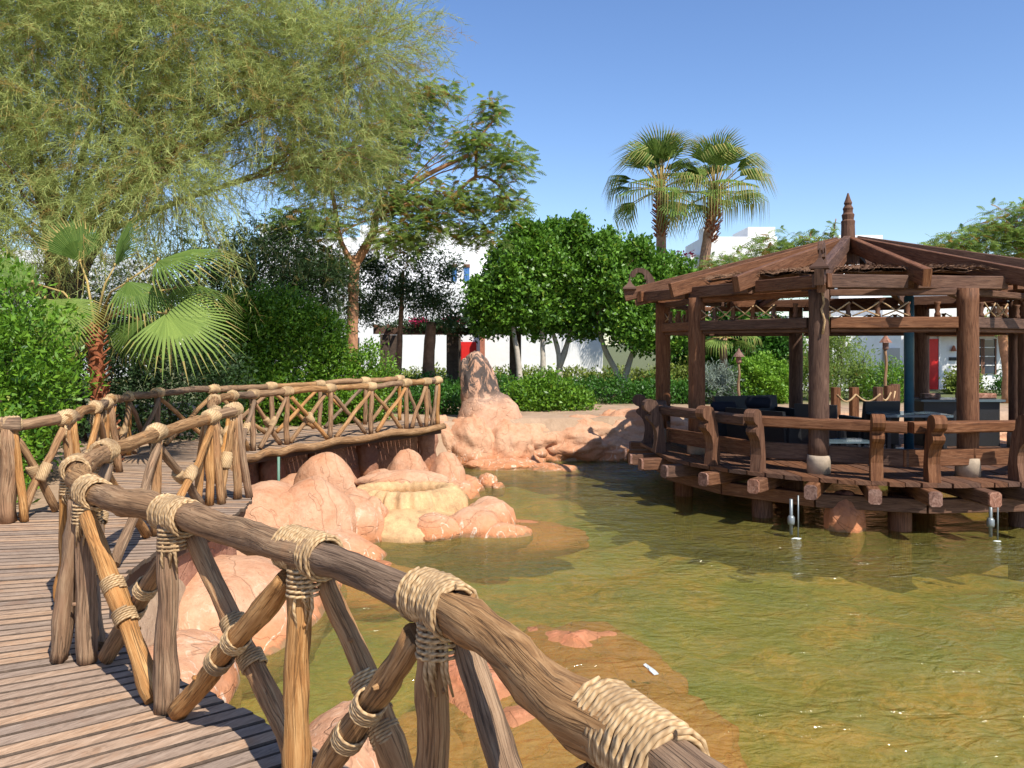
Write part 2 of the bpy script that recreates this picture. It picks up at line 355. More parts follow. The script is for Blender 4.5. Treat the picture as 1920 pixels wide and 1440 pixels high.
    def prism(s, prof, frame, thick):
        """2-D profile (x,y) extruded +-thick/2; frame(x,y,t)->point"""
        n = len(prof); V = [frame(x, y, -thick/2) for x, y in prof] + [frame(x, y, thick/2) for x, y in prof]
        F = [tuple(range(n - 1, -1, -1)), tuple(range(n, 2 * n))]
        U = [[prof[i] for i in range(n - 1, -1, -1)], [p for p in prof]]; L = 0
        for i in range(n):
            j = (i + 1) % n; d = math.hypot(prof[j][0] - prof[i][0], prof[j][1] - prof[i][1])
            F.append((i, j, n + j, n + i)); U.append([(0, L), (0, L + d), (thick, L + d), (thick, L)]); L += d
        s.add(V, F, U); return s
    def lathe(s, c, prof, sides=16):
        V = []; F = []; U = []
        for (r, z) in prof:
            for k in range(sides):
                a = 2 * math.pi * k / sides; V.append((c[0] + r * math.cos(a), c[1] + r * math.sin(a), c[2] + z))
        for i in range(len(prof) - 1):
            for k in range(sides):
                k2 = (k + 1) % sides; F.append((i*sides+k, i*sides+k2, (i+1)*sides+k2, (i+1)*sides+k))
                U.append([(k/sides, prof[i][1]), ((k+1)/sides, prof[i][1]), ((k+1)/sides, prof[i+1][1]), (k/sides, prof[i+1][1])])
        F.append(tuple(range(sides - 1, -1, -1))); U.append([(0, 0)] * sides)
        F.append(tuple((len(prof) - 1) * sides + k for k in range(sides))); U.append([(0, 0)] * sides)
        s.add(V, F, U); return s
    def mesh(s, name, off=(0, 0, 0), smooth=False):
        me = bpy.data.meshes.new(name)
        me.from_pydata([(v[0] - off[0], v[1] - off[1], v[2] - off[2]) for v in s.v], [], s.f)
        ul = me.uv_layers.new(name='UVMap')
        ul.data.foreach_set('uv', np.array(s.uv, dtype=np.float32).ravel())
        if smooth: me.polygons.foreach_set('use_smooth', [len(f) <= 4 for f in s.f])
        me.update(); return me

def root_off(parent):
    o = Vector((0, 0, 0)); p = parent
    while p is not None: o += p.location; p = p.parent
    return o

def put(name, me, mat, parent=None, kind=None):
    o = bpy.data.objects.new(name, me); scene.collection.objects.link(o)
    if mat is not None and not me.materials: me.materials.append(mat)
    o.parent = parent
    if kind: o['kind'] = kind
    return o

def obj(name, g, mat, parent=None, smooth=False, kind=None):
    return put(name, g.mesh(name, root_off(parent), smooth), mat, parent, kind)

def thing(name, label, cat, loc, group=None):
    o = bpy.data.objects.new(name, None); scene.collection.objects.link(o)
    o.empty_display_size = 0.2; o.location = loc; o['label'] = label; o['category'] = cat
    if group: o['group'] = group
    return o

def copy_tree(o, parent=None):
    c = o.copy(); scene.collection.objects.link(c); c.parent = parent
    for ch in [x for x in o.children]: copy_tree(ch, c)
    return c

def fast_mesh(name, verts, nper, tint=None):
    """verts (n*nper,3) -> n polygons of nper corners each"""
    nf = len(verts) // nper; me = bpy.data.meshes.new(name)
    me.vertices.add(len(verts)); me.vertices.foreach_set('co', verts.astype(np.float32).ravel())
    me.loops.add(len(verts)); me.loops.foreach_set('vertex_index', np.arange(len(verts), dtype=np.int32))
    me.polygons.add(nf); me.polygons.foreach_set('loop_start', np.arange(nf, dtype=np.int32) * nper)
    try: me.polygons.foreach_set('loop_total', np.full(nf, nper, dtype=np.int32))
    except Exception: pass
    if tint is not None:
        at = me.attributes.new('tint', 'FLOAT_COLOR', 'POINT')
        c = np.ones((nf, 4), dtype=np.float32); c[:, :tint.shape[1]] = tint
        at.data.foreach_set('color', np.repeat(c, nper, axis=0).ravel())
    me.update(calc_edges=True); return me

def catmull(pts, step):
    P = [Vector(p) for p in pts]; P = [P[0] * 2 - P[1]] + P + [P[-1] * 2 - P[-2]]; out = []
    for i in range(1, len(P) - 2):
        n = max(1, int((P[i + 1] - P[i]).length / step))
        for k in range(n):
            t = k / n; a, b, c, d = P[i - 1], P[i], P[i + 1], P[i + 2]
            out.append(0.5 * ((2 * b) + (c - a) * t + (2 * a - 5 * b + 4 * c - d) * t * t + (3 * b - a - 3 * c + d) * t ** 3))
    out.append(P[-2]); return out

# ------------------------------------------------------------------ ground, pond, water
POND = np.array([(40,-12),(1.2,-12),(0.75,-.5),(0.45,1.0),(-.15,2.5),(-.8,3.25),(-1.65,3.95),(-2.25,4.5),(-2.75,5.2),(-3.05,6),(-3.1,7.9),
                 (-3.3,9),(-4.6,10.4),(-5.1,11.6),(-5.0,12.9),(-4.6,14.0),(-3.7,15.6),(-2.4,17.6),(-1.6,18.2),(-.6,18.6),(.6,19.0),(2.2,19.2),
                 (3.8,19.8),(6.5,21.0),(12,21.0),(22,20),(40,18)], dtype=float)
def poly_sdf(x, y, P):
    inside = np.zeros(x.shape, bool); d = np.full(x.shape, 1e9)
    for i in range(len(P)):
        a = P[i]; b = P[(i + 1) % len(P)]
        cond = ((a[1] > y) != (b[1] > y)); t = (y - a[1]) / ((b[1] - a[1]) if b[1] != a[1] else 1e-9)
        inside ^= cond & (x < a[0] + t * (b[0] - a[0]))
        e = b - a; tt = np.clip(((x - a[0]) * e[0] + (y - a[1]) * e[1]) / (e @ e), 0, 1)
        d = np.minimum(d, np.hypot(x - a[0] - tt * e[0], y - a[1] - tt * e[1]))
    return np.where(inside, d, -d)
def build_ground():
    def axis(lo, hi, a, b, st):
        core = list(np.arange(a, b + 1e-6, st)); g = []; v = a; s = st
        while v > lo: s *= 1.5; v -= s; g.append(v)
        h = []; v = b; s = st
        while v < hi: s *= 1.5; v += s; h.append(v)
        return np.array(g[::-1] + core + h)
    xs = axis(-600, 600, -9, 16, 0.16); ys = axis(-60, 1500, -2, 23, 0.16)
    X, Y = np.meshgrid(xs, ys); d = poly_sdf(X, Y, POND)
    rip = 0.06 * np.sin(X * 2.3 + np.sin(Y * 1.7)) * np.cos(Y * 1.9 + np.sin(X)) + 0.04 * np.sin(X * 5.1 + Y * 3.3)
    dep = -0.06 - 1.35 * np.clip((d + 0.05) / 0.5, 0, 1) - 0.45 * np.clip((d - 0.5) / 4.0, 0, 1) + rip * (d > 0.3)
    Z = np.where(d > 0, dep, -0.08 + rip * 0.15 + np.where((Y > 19) & (d > -2.0), 0.1, 0) * 0)
    n0, n1 = X.shape; V = np.stack([X, Y, Z], -1).reshape(-1, 3)
    idx = np.arange(n0 * n1).reshape(n0, n1)
    F = np.stack([idx[:-1, :-1], idx[:-1, 1:], idx[1:, 1:], idx[1:, :-1]], -1).reshape(-1, 4)
    me = bpy.data.meshes.new('ground'); me.from_pydata(V.tolist(), [], F.tolist())
    me.polygons.foreach_set('use_smooth', [True] * len(me.polygons)); me.update()
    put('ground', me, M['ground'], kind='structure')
build_ground()
g = G(); g.add([(p[0], p[1], WATER) for p in POND], [tuple(range(len(POND)))[::-1]])
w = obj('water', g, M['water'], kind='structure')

# ------------------------------------------------------------------ boardwalk
RL = [((.95,-.6),(-1.0,-2.8)),((.62,1.0),(-1.9,-1.2)),((.02,2.5),(-2.5,.40)),((-.62,3.2),(-3.1,1.3)),((-1.48,3.9),(-4.0,2.2)),((-2.1,4.42),(-4.8,3.05)),
      ((-2.58,5.15),(-5.5,4.1)),((-2.86,5.96),(-6.1,5.2)),((-2.9,6.8),(-6.2,6.3)),((-2.78,7.9),(-4.95,7.6)),((-2.9,8.9),(-4.95,9.0)),
      ((-3.45,10.1),(-5.4,10.6)),((-4.02,11.4),(-5.95,11.8)),((-3.98,12.5),(-6.1,13.2)),((-3.56,13.35),(-5.4,14.5)),((-2.77,14.8),(-4.3,15.95)),((-1.45,16.7),(-2.55,18.1))]
Rc = catmull([(a[0], a[1], 0) for a, b in RL], 0.02); 
def param_curve(pts, n):
    """sample the piecewise curve at n values of the shared parameter"""
    P = [Vector((p[0], p[1], 0)) for p in pts]; P = [P[0] * 2 - P[1]] + P + [P[-1] * 2 - P[-2]]
    def ev(t):
        i = min(int(t), len(P) - 4); f = t - i; a, b, c, d = P[i:i + 4]
        return 0.5 * ((2 * b) + (c - a) * f + (2 * a - 5 * b + 4 * c - d) * f * f + (3 * b - a - 3 * c + d) * f ** 3)
    return ev
evR = param_curve([a for a, b in RL], 0); evL = param_curve([b for a, b in RL], 0)
# stations equally spaced (0.105 m) along the longer of the two edges' mean
ts = np.linspace(0, len(RL) - 1, 2400); acc = [0.0]
for i in range(1, len(ts)):
    acc.append(acc[-1] + 0.6 * (evR(ts[i]) - evR(ts[i - 1])).length + 0.4 * (evL(ts[i]) - evL(ts[i - 1])).length)
NPL = int(acc[-1] / 0.112); st = np.interp(np.linspace(0, acc[-1], NPL + 1), acc, ts)
walk = bpy.data.objects.new('boardwalk', None); scene.collection.objects.link(walk); walk['kind'] = 'structure'
for i in range(NPL):
    t0 = st[i]; t1 = st[i + 1]; gap = 0.115
    ta = t0 + (t1 - t0) * gap * 0.5; tb = t1 - (t1 - t0) * gap * 0.5
    ex = random.uniform(-0.015, 0.02); zz = random.uniform(-0.003, 0.003)
    ra, rb, la, lb = evR(ta), evR(tb), evL(ta), evL(tb)
    d = (ra - la).normalized(); ra = ra + d * ex; rb = rb + d * ex
    top = DECK + zz; V = []; c = 0.007
    n = (rb - ra).normalized()
    for z, k in ((top - 0.035, 0.0), (top - c, 0.0), (top, c)):
        V += [ra + n * k + Vector((0, 0, z)), rb - n * k + Vector((0, 0, z)), lb - n * k + Vector((0, 0, z)), la + n * k + Vector((0, 0, z))]
    F = [(3, 2, 1, 0), (8, 9, 10, 11)]
    for L in (0, 4):
        for k in range(4): F.append((L + k, L + (k + 1) % 4, L + 4 + (k + 1) % 4, L + 4 + k))
    U = [[((V[j] - la).dot(d), (V[j] - la).dot(n)) if abs(f[0] - f[1]) else (0, 0) for j in f] for f in F]
    g = G(); g.add(V, F, U); pl = obj('plank', g, M['plank'], walk); pl.data.materials.append(M['plank_edge']); pl.data.polygons.foreach_set('material_index', [0 if len(set(round(V[j].z, 3) for j in f)) == 1 and V[f[0]].z > top - .001 else 1 for f in F])
# joists and edge rim under the planks
for side, ev, inset in (('R', evR, 0.10), ('M', None, 0), ('L', evL, 0.10)):
    pts = []
    for t in np.linspace(0, len(RL) - 1, 120):
        a, b = evR(t), evL(t); d = (b - a).normalized()
        p = a + d * 0.10 if side == 'R' else (b - d * 0.10 if side == 'L' else (a + b) / 2)
        pts.append((p.x, p.y, -0.105))
    gg = G()
    V = []; 
    for i, p in enumerate(pts):
        q = Vector(pts[min(i + 1, len(pts) - 1)]) - Vector(pts[max(i - 1, 0)]); nn = Vector((-q.y, q.x, 0)).normalized() * 0.035
        p = Vector(p)
        V += [p + nn + Vector((0, 0, .068)), p - nn + Vector((0, 0, .068)), p - nn - Vector((0, 0, .07)), p + nn - Vector((0, 0, .07))]
    F = []
    for i in range(len(pts) - 1):
        for k in range(4): F.append((i*4+k, i*4+(k+1) % 4, (i+1)*4+(k+1) % 4, (i+1)*4+k))
    F += [(0, 1, 2, 3), (len(V) - 1, len(V) - 2, len(V) - 3, len(V) - 4)]
    gg.add(V, F); obj('edge_joist', gg, M['timber'], walk)
# log rim along the far outer edge
rim = [evR(t) + Vector((0.0, 0, -0.03)) for t in np.linspace(11.6, len(RL) - 1, 40)]
rim = [p + (evR(t) - evL(t)).normalized() * 0.06 for p, t in zip(rim, np.linspace(11.6, len(RL) - 1, 40))]
obj('rim_log', G().tube([(p.x, p.y, p.z + 0.02 * math.sin(i)) for i, p in enumerate(rim)], 0.065, 9, 5, 0.25), M['log'], walk, True)

# plastered rock wall that carries the boardwalk (fascia), slightly battered and bulging
def fascia(t0, t1, name, inset, mat, z1=-0.18, z0=-1.6, n=90, amp=0.05):
    base_inset = inset
    g = G(); V = []; m = 14
    for i in range(n + 1):
        t = t0 + (t1 - t0) * i / n; a, b = evR(t), evL(t); d = (b - a).normalized(); inset = float(np.interp(t, [0, 9.8, 11.5, 16], [.14, .16, .62, .62]))
        for k in range(m + 1):
            z = z1 + (z0 - z1) * k / m
            off = inset + amp * noise.noise(Vector((a.x * 1.3, a.y * 1.3, z * 1.7))) - 0.05 * k / m
            p = a + d * off; V.append((p.x, p.y, z))
    F = []
    for i in range(n):
        for k in range(m): F.append((i*(m+1)+k, (i+1)*(m+1)+k, (i+1)*(m+1)+k+1, i*(m+1)+k+1))
    g.add(V, F); return obj(name, g, mat, wallroot, True)
wallroot = thing('rock_retaining_wall', 'red brown plastered rock wall carrying the curved boardwalk above the pond', 'wall', (-3, 9, -1))
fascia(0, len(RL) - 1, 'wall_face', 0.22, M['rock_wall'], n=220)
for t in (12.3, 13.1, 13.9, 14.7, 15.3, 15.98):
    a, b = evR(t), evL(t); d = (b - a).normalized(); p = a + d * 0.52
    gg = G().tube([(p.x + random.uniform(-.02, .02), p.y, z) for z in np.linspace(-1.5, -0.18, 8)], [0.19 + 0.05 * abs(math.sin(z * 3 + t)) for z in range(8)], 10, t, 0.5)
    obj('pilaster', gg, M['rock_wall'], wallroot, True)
# end wall of the boardwalk
a, b = evR(16), evL(16)
obj('end_wall', G().beam((a.x - .45, a.y + .25, -0.85), (b.x, b.y, -0.85), 0.15, 1.3), M['rock_wall'], wallroot)

# ------------------------------------------------------------------ rustic railings
def wob(a, b, n, amp, seed):
    a = Vector(a); b = Vector(b); t = (b - a).normalized()
    s = Vector((seed * 3.3, seed * 1.1, 0)); out = []
    for i in range(n + 1):
        f = i / n; env = math.sin(math.pi * f) ** 0.5 if 0 < f < 1 else 0
        out.append(a.lerp(b, f) + Vector((noise.noise(s + Vector((f * 2.2, 0, 0))), noise.noise(s + Vector((0, f * 2.2, 7))), noise.noise(s + Vector((0, 5, f * 2.2))) * .5)) * amp * (0.4 + env))
    return out
CNT = [0]
def log(root, a, b, r0, r1, near, name, amp=0.05):
    CNT[0] += 1; sd = CNT[0] * 0.77
    L = (Vector(b) - Vector(a)).length; n = max(4, int(L / (0.05 if near else 0.12)))
    P = wob(a, b, n, amp, sd); R = []
    for i in range(n + 1):
        f = i / n; r = r0 + (r1 - r0) * f
        r *= 1 + 0.10 * noise.noise(Vector((f * L * 3, sd, 0)))
        R.append(r)
    if near:                                   # a couple of knots that swell the log
        for _ in range(2):
            k = random.randint(1, n - 1); R[k] *= 1.13
            if k > 1: R[k-1] *= 1.06
            if k < n - 1: R[k+1] *= 1.06
    # sawn flatter side and cracks come from the roughness of the section
    g = G().tube(P, R, 14 if near else 8, sd, 0.30 if near else 0.25)
    if near:
        for _ in range(2):                     # stub of a cut twig
            k = random.randint(1, n - 1); dr = Vector((random.uniform(-1, 1), random.uniform(-1, 1), random.uniform(-.5, .8))).normalized()
            g.tube([P[k] + dr * R[k] * 0.6, P[k] + dr * (R[k] * 1.22)], [0.013, 0.009], 6)
    return obj(name, g, M['post' if name == 'post' or (name == 'brace' and random.random() < .4) else 'log'], root, True)
def helix(g, path, r, rope, turns, sides=6, seg=14, jag=0.0):
    """rope wound round a path (list of Vectors) with given turn count"""
    P = [Vector(p) for p in path]; n = turns * seg; T = (P[-1] - P[0]).normalized()
    up = Vector((0, 0, 1)) if abs(T.z) < 0.9 else Vector((1, 0, 0)); N = (up - T * up.dot(T)).normalized(); B = T.cross(N); out = []
    for i in range(n + 1):
        f = i / n; x = f * (len(P) - 1); k = min(int(x), len(P) - 2); c = P[k].lerp(P[k + 1], x - k)
        a = 2 * math.pi * i / seg; rr = r * (1 + 0.06 * noise.noise(Vector((f * 6, a * .3, r * 99)))) + jag * noise.noise(Vector((f * 3, 0, a)))
        out.append(c + (N * math.cos(a) + B * math.sin(a)) * rr)
    g.tube(out, rope, sides)
def lash(root, path, r, near, rope=0.0058, name='rope_lashing', tassel=None):
    P = [Vector(p) for p in path]; L = sum((P[i+1] - P[i]).length for i in range(len(P) - 1)); g = G()
    if near:
        rope = rope
        helix(g, P, r + rope * 0.7, rope, max(2, int(L / (rope * 1.75))), 6, 16)
        if L > .12: helix(g, P[::-1], r + rope * 2.3, rope, max(2, int(L / (rope * 2.3))), 6, 14, 0.006)
    else:
        rr = []; pp = []; n = max(6, int(L / 0.018))
        for i in range(n + 1):
            x = i / n * (len(P) - 1); k = min(int(x), len(P) - 2); pp.append(P[k].lerp(P[k+1], x - k))
            rr.append(r * (1.22 + (0.16 if i % 2 else 0)) * (0.9 + 0.22 * math.sin(math.pi * i / n)))
        g.tube(pp, rr, 9, random.random() * 9, 0.2)
    if tassel is not None:
        for k in range(9 if near else 2):
            t = Vector(tassel) + Vector((random.uniform(-.025, .025), random.uniform(-.05, -.02), 0)); l = random.uniform(.10, .20)
            g.tube([t + Vector((0, 0, .06)), t + Vector((random.uniform(-.02, .02), -.02, -l * .5)), t + Vector((random.uniform(-.03, .03), -.005, -l))], [rope * 1.2 if near else .012, rope * 1.1 if near else .012, rope * .6], 6)
        # loops that bind post and rail
        lo = Vector(tassel)
        if near: helix(g, [lo + Vector((0, 0, .05)), lo + Vector((0, 0, -.06))], 0.070, rope, 6, 6, 14, 0.008)
    return obj(name, g, M['rope'], root, True)

def railing(root, joints, near_to, rad=0.062, ends=None):
    """joints: (x, y, z_top, post?) ; near_to: index up to which full detail"""
    n = len(joints)
    for i in range(n - 1):
        a, b = joints[i], joints[i + 1]; near = i < near_to
        A = Vector((a[0], a[1], a[2])); B = Vector((b[0], b[1], b[2])); t = (B - A).normalized()
        r = rad * (1.0 if near else 0.9)
        log(root, A - t * 0.10, B + t * 0.10, r * random.uniform(.95, 1.08), r * random.uniform(.9, 1.05), near, 'top_rail', 0.05 if near else 0.05)
        if a[3] and b[3]:
            # crossed braces in the bay
            off = Vector((-t.y, t.x, 0)) * (0.045 if i == 4 else -0.045); zt = -0.10
            f1a = Vector((a[0], a[1], 0.03)) + t * 0.10 + off; f1b = B + Vector((0, 0, zt)) - t * 0.07 + off
            f2a = A + Vector((0, 0, zt)) + t * 0.07 - off; f2b = Vector((b[0], b[1], 0.03)) - t * 0.10 - off
            br = 0.043 if near else 0.038
            log(root, f1a, f1b, br * 1.1, br * .9, near, 'brace', 0.03)
            log(root, f2a, f2b, br * .9, br * 1.1, near, 'brace', 0.03)
            m1 = f1a.lerp(f1b, .5); m2 = f2a.lerp(f2b, .5); d1 = (f1b - f1a).normalized(); d2 = (f2b - f2a).normalized()
            for (mm, dd) in ((m1, d1), (m2, d2)):
                if near:
                    lash(root, [mm - dd * .125, mm - dd * .055], br * 1.12, True, name='brace_lashing'); lash(root, [mm + dd * .055, mm + dd * .125], br * 1.12, True, name='brace_lashing')
                elif i < near_to + 5: lash(root, [mm - dd * .09, mm + dd * .09], br * 1.1, False, name='brace_lashing')
    for i in range(n):
        a = joints[i]; near = i <= near_to; A = Vector(a[:3]); near = near and a[1] < 7.3
        t0 = (A - Vector(joints[i-1][:3])).normalized() if i else None; t1 = (Vector(joints[i+1][:3]) - A).normalized() if i < n - 1 else None
        t0 = t0 or t1; t1 = t1 or t0; hl = random.uniform(.095, .135) if near else 0.11
        lash(root, [A - t0 * hl, A, A + t1 * hl], rad * (1.10 if near else .95), near, 0.0062, tassel=(a[0], a[1] - .02, a[2] - .10) if (a[3] and i < near_to + 4) else None)
        if a[3]:
            for (dx, dy, rr) in a[4] if len(a) > 4 else ((0, 0, 0.049),):
                sh = Vector((-t0.y - t1.y, t0.x + t1.x, 0)).normalized() * (.05 if near else .0)
                log(root, (a[0] + dx + sh.x, a[1] + dy + sh.y, 0.004), (a[0] + dx * .3 + sh.x * .7 + random.uniform(-.01, .01), a[1] + dy * .3 + sh.y * .7, a[2] - 0.035), rr * (1 if near else .95), rr * .9, near, 'post', 0.018)
lake_rail = thing('rustic_railing', 'rope lashed log railing curving along the water side of the boardwalk', 'railing', (-2.3, 4.3, 0))
JA = [(0.62, 0.75, .90, 0), (0.25, 1.60, .90, 1), (-0.22, 2.48, .90, 1), (-0.78, 3.06, .905, 1), (-1.57, 3.74, .90, 1),
      (-2.27, 4.30, .90, 1, ((0.04, 0.0, .05), (-.13, .03, .045), (-.02, .14, .045))), (-2.80, 5.12, .90, 1), (-3.04, 5.95, .90, 1), (-3.16, 7.10, .91, 1),
      (-3.18, 8.42, .93, 1, ((0, 0, .05), (.10, .08, .05), (-.12, -.05, .045))), (-3.06, 8.78, .97, 1, ((0.05, 0, .05), (.16, .06, .045)))]
railing(lake_rail, JA, 7)
far_rail = thing('rustic_railing', 'rope lashed log railing on the far stretch of the boardwalk above the round boulders', 'railing', (-3.2, 14, 0))
JB = [(-3.62, 9.75, .86, 1), (-4.1, 11.0, .93, 1), (-4.16, 11.9, .93, 1), (-4.13, 12.75, .90, 1), (-3.80, 13.5, .90, 1), (-3.24, 14.25, .91, 1), (-2.66, 15.1, .90, 1), (-2.1, 15.9, .93, 1), (-1.75, 16.35, .93, 1), (-1.55, 16.65, .94, 1)]
railing(far_rail, JB, 0)
garden_rail = thing('rustic_railing', 'rope lashed log railing along the hedge side of the boardwalk, behind the near one', 'railing', (-5, 9, 0))
JC = [(-7.6, 6.9, .93, 1), (-6.2, 7.15, .93, 1), (-4.80, 7.62, .93, 1, ((0, 0, .085), (-.2, 0, .05), (.14, .03, .04))), (-4.52, 8.15, .95, 1, ((0, 0, .05), (.1, .1, .045))), (-5.0, 9.6, .94, 1), (-5.32, 10.5, .92, 1, ((0, 0, .05), (.12, .1, .05))), (-5.62, 11.2, .92, 1),
      (-5.85, 12.2, .90, 1), (-5.85, 13.2, .90, 1), (-5.3, 14.2, .90, 1), (-4.55, 15.1, .90, 1), (-3.85, 16.0, .90, 1), (-3.1, 16.9, .92, 1), (-2.5, 17.8, .93, 1)]
railing(garden_rail, JC, 2)

# ------------------------------------------------------------------ boulders
def blob(c, rx, ry, rz, seed, amp=0.18, sub=5, freq=1.2, flat=0.0, sharp=0.0, lean=(0, 0)):
    bm = bmesh.new(); bmesh.ops.create_icosphere(bm, subdivisions=sub, radius=1.0)
    sd = Vector((seed * 5.1, seed * 2.3, seed * 9.7)); V = []
    for v in bm.verts:
        d = v.co.copy(); r = 1 + amp * noise.fractal(d * freq + sd, 1.0, 2.0, 4)
        if sharp: r += sharp * (0.5 - abs(noise.noise(d * 2.3 + sd))) * 0.6
        q = Vector((d.x * rx, d.y * ry, d.z * rz)) * r
        q.x += lean[0] * q.z; q.y += lean[1] * q.z
        v.co = q + Vector(c)
    g = G(); g.add([v.co for v in bm.verts], [tuple(x.index for x in f.verts) for f in bm.faces]); bm.free(); return g
def rock(name, label, lobes, mat, seed=1, **kw):
    """one boulder made of several merged lobes"""
    c0 = lobes[0][0]; g = G()
    for k, (c, r) in enumerate(lobes):
        h = blob(c, r[0], r[1], r[2], seed + k * 1.37, **kw); g.add(h.v, h.f)
    me = g.mesh(name, c0, True); o = put(name, me, M[mat]); o.location = c0
    me2 = o
    o['label'] = label; o['category'] = 'boulder'; return o
rock('boulder', 'large smooth salmon boulder between the boardwalk bulge and the ribbed basin', [((-2.72, 10.9, -.95), (.60, .72, .83)), ((-3.42, 10.8, -.9), (.78, .9, .74)), ((-3.0, 10.3, -1.1), (1.35, .70, .46)), ((-3.05, 10.8, -.95), (.6, .7, .70)), ((-2.3, 11.3, -1.0), (.5, .5, .55))], 'rock', 1, amp=.09)
rock('boulder', 'salmon boulder running under the near railing, partly below the deck edge', [((-2.85, 7.8, -1.0), (.72, 1.0, .58)), ((-2.45, 8.0, -1.15), (.55, 1.1, .42)), ((-3.2, 9.2, -1.1), (.9, .9, .5)), ((-2.3, 8.9, -1.15), (.4, .9, .30))], 'rock', 2.2, amp=.10)
rock('boulder', 'low pale boulder at the water edge behind the second upright of the near railing', [((-2.62, 6.2, -1.1), (.46, .75, .52)), ((-2.9, 5.6, -1.1), (.5, .7, .6))], 'rock', 3.3, amp=.12)
rock('boulder', 'pale rounded boulder beneath the crossed braces at the bottom of the photo', [((-1.05, 4.9, -1.15), (.40, .95, .52)), ((-1.25, 4.2, -1.2), (.45, .6, .5))], 'rock', 4.1, amp=.10)
rock('boulder', 'pinkish half sunken rock slab right of the near railing upright', [((-.32, 6.5, -1.30), (.46, .8, .33)), ((.05, 5.9, -1.45), (.6, .8, .36)), ((-.6, 5.8, -1.5), (.5, .8, .36))], 'rock_pink', 5.5, amp=.24, freq=1.7)
rock('boulder', 'reddish boulder just breaking the water surface in mid pond', [((.62, 7.5, -1.56), (.95, .95, .53)), ((.75, 6.4, -1.66), (1.1, 1.1, .54)), ((.2, 6.7, -1.62), (.8, .8, .50)), ((.9, 5.5, -1.7), (.8, .9, .5))], 'rock_pink', 6.5, amp=.16, freq=2.4)
rock('boulder', 'domed boulder close beneath the far railing', [((-3.06, 13.1, -.9), (.58, .5, .80)), ((-3.55, 13.2, -1.05), (.5, .5, .62))], 'rock', 7.7, amp=.08)
rock('boulder', 'small low dome peeping up behind the ribbed basin', [((-2.2, 13.4, -1.0), (.42, .4, .62))], 'rock', 8.2, amp=.08)
rock('boulder', 'left one of two knobbly boulders at the foot of the far boardwalk', [((-1.92, 14.8, -.98), (.46, .45, .70)), ((-2.25, 14.7, -1.1), (.4, .4, .5)), ((-1.75, 14.4, -1.15), (.35, .35, .4))], 'rock', 9.4, amp=.12)
rock('boulder', 'right one of two knobbly boulders at the foot of the far boardwalk', [((-1.22, 14.9, -.98), (.40, .45, .66)), ((-1.0, 14.5, -1.15), (.45, .4, .40)), ((-.85, 15.1, -1.15), (.35, .4, .35))], 'rock', 10.9, amp=.13)
rock('boulder', 'small lone rock standing out of the water near the far boulders', [((-.48, 15.5, -1.05), (.20, .22, .24)), ((-.28, 15.4, -1.1), (.16, .2, .14))], 'rock', 11.3, amp=.2, sub=4)
rock('boulder', 'flat salmon rock shelf just under the water in front of the ribbed basin', [((-2.0, 9.9, -1.32), (.95, .65, .30)), ((-2.9, 9.6, -1.25), (.8, .6, .30))], 'rock_pink', 12.1, amp=.15)
rock('boulder', 'long orange rock barely awash in the open water beyond the basin', [((.0, 12.4, -1.34), (1.2, .45, .30))], 'rock_pink', 13.2, amp=.15)
rock('boulder', 'orange rock ledge awash off the far bank', [((.85, 17.7, -1.15), (.8, .5, .22)), ((-.2, 17.9, -1.1), (.9, .6, .25))], 'rock', 14.4, amp=.2)
rock('boulder', 'wedge shaped brown rock standing in the water beneath the pavilion', [((4.95, 11.9, -1.0), (.30, .26, .52))], 'rock_wall', 15.2, amp=.12)
# tall leaning pillar rock with its mound
pr = rock('pillar_rock', 'tall leaning sandstone pillar with charred top at the end of the boardwalk', [((-.75, 19.4, .35), (.50, .46, 1.14)), ((-.50, 19.3, -.45), (.80, .7, 1.10)), ((-.15, 19.1, -.9), (.9, .7, .75))], 'rock_tall', 16.6, amp=.13, sharp=.05, lean=(-.12, 0))
pr['category'] = 'rock'
rock('boulder', 'craggy sandstone mound at the foot of the tall pillar rock', [((-1.0, 18.7, -.80), (.72, .75, .85)), ((-.15, 18.8, -.95), (.85, .7, .75)), ((-1.7, 18.6, -.7), (.5, .6, .68))], 'rock', 17.7, amp=.20, freq=2.0, sharp=.10)
rock('rock_bank', 'low craggy beige rock bank between the tall pillar and the pavilion', [((1.5, 19.6, -.75), (1.5, .9, .62)), ((3.2, 19.9, -.7), (1.3, .9, .76)), ((.3, 19.3, -.8), (1.1, .8, .6)), ((2.6, 19.3, -.98), (1.3, .6, .42)), ((3.6, 19.6, -.8), (.9, .6, .62)), ((2.5, 20.0, -.5), (.5, .5, .5)), ((4.6, 20.2, -.8), (.9, .7, .6))], 'rock', 18.8, amp=.26, freq=2.2, sharp=.14)
rock('rock_bank', 'low beige rock bank behind the pavilion', [((6.0, 20.8, -.7), (1.6, .8, .62)), ((8.2, 21.2, -.75), (1.9, .8, .62)), ((11.2, 21.1, -.75), (1.9, .8, .62)), ((14.5, 20.8, -.75), (2.0, .8, .62))], 'rock', 19.9, amp=.26, freq=2.2, sharp=.14)
for o in scene.objects:
    if o.name.startswith('rock_bank'): o['category'] = 'rock bank'

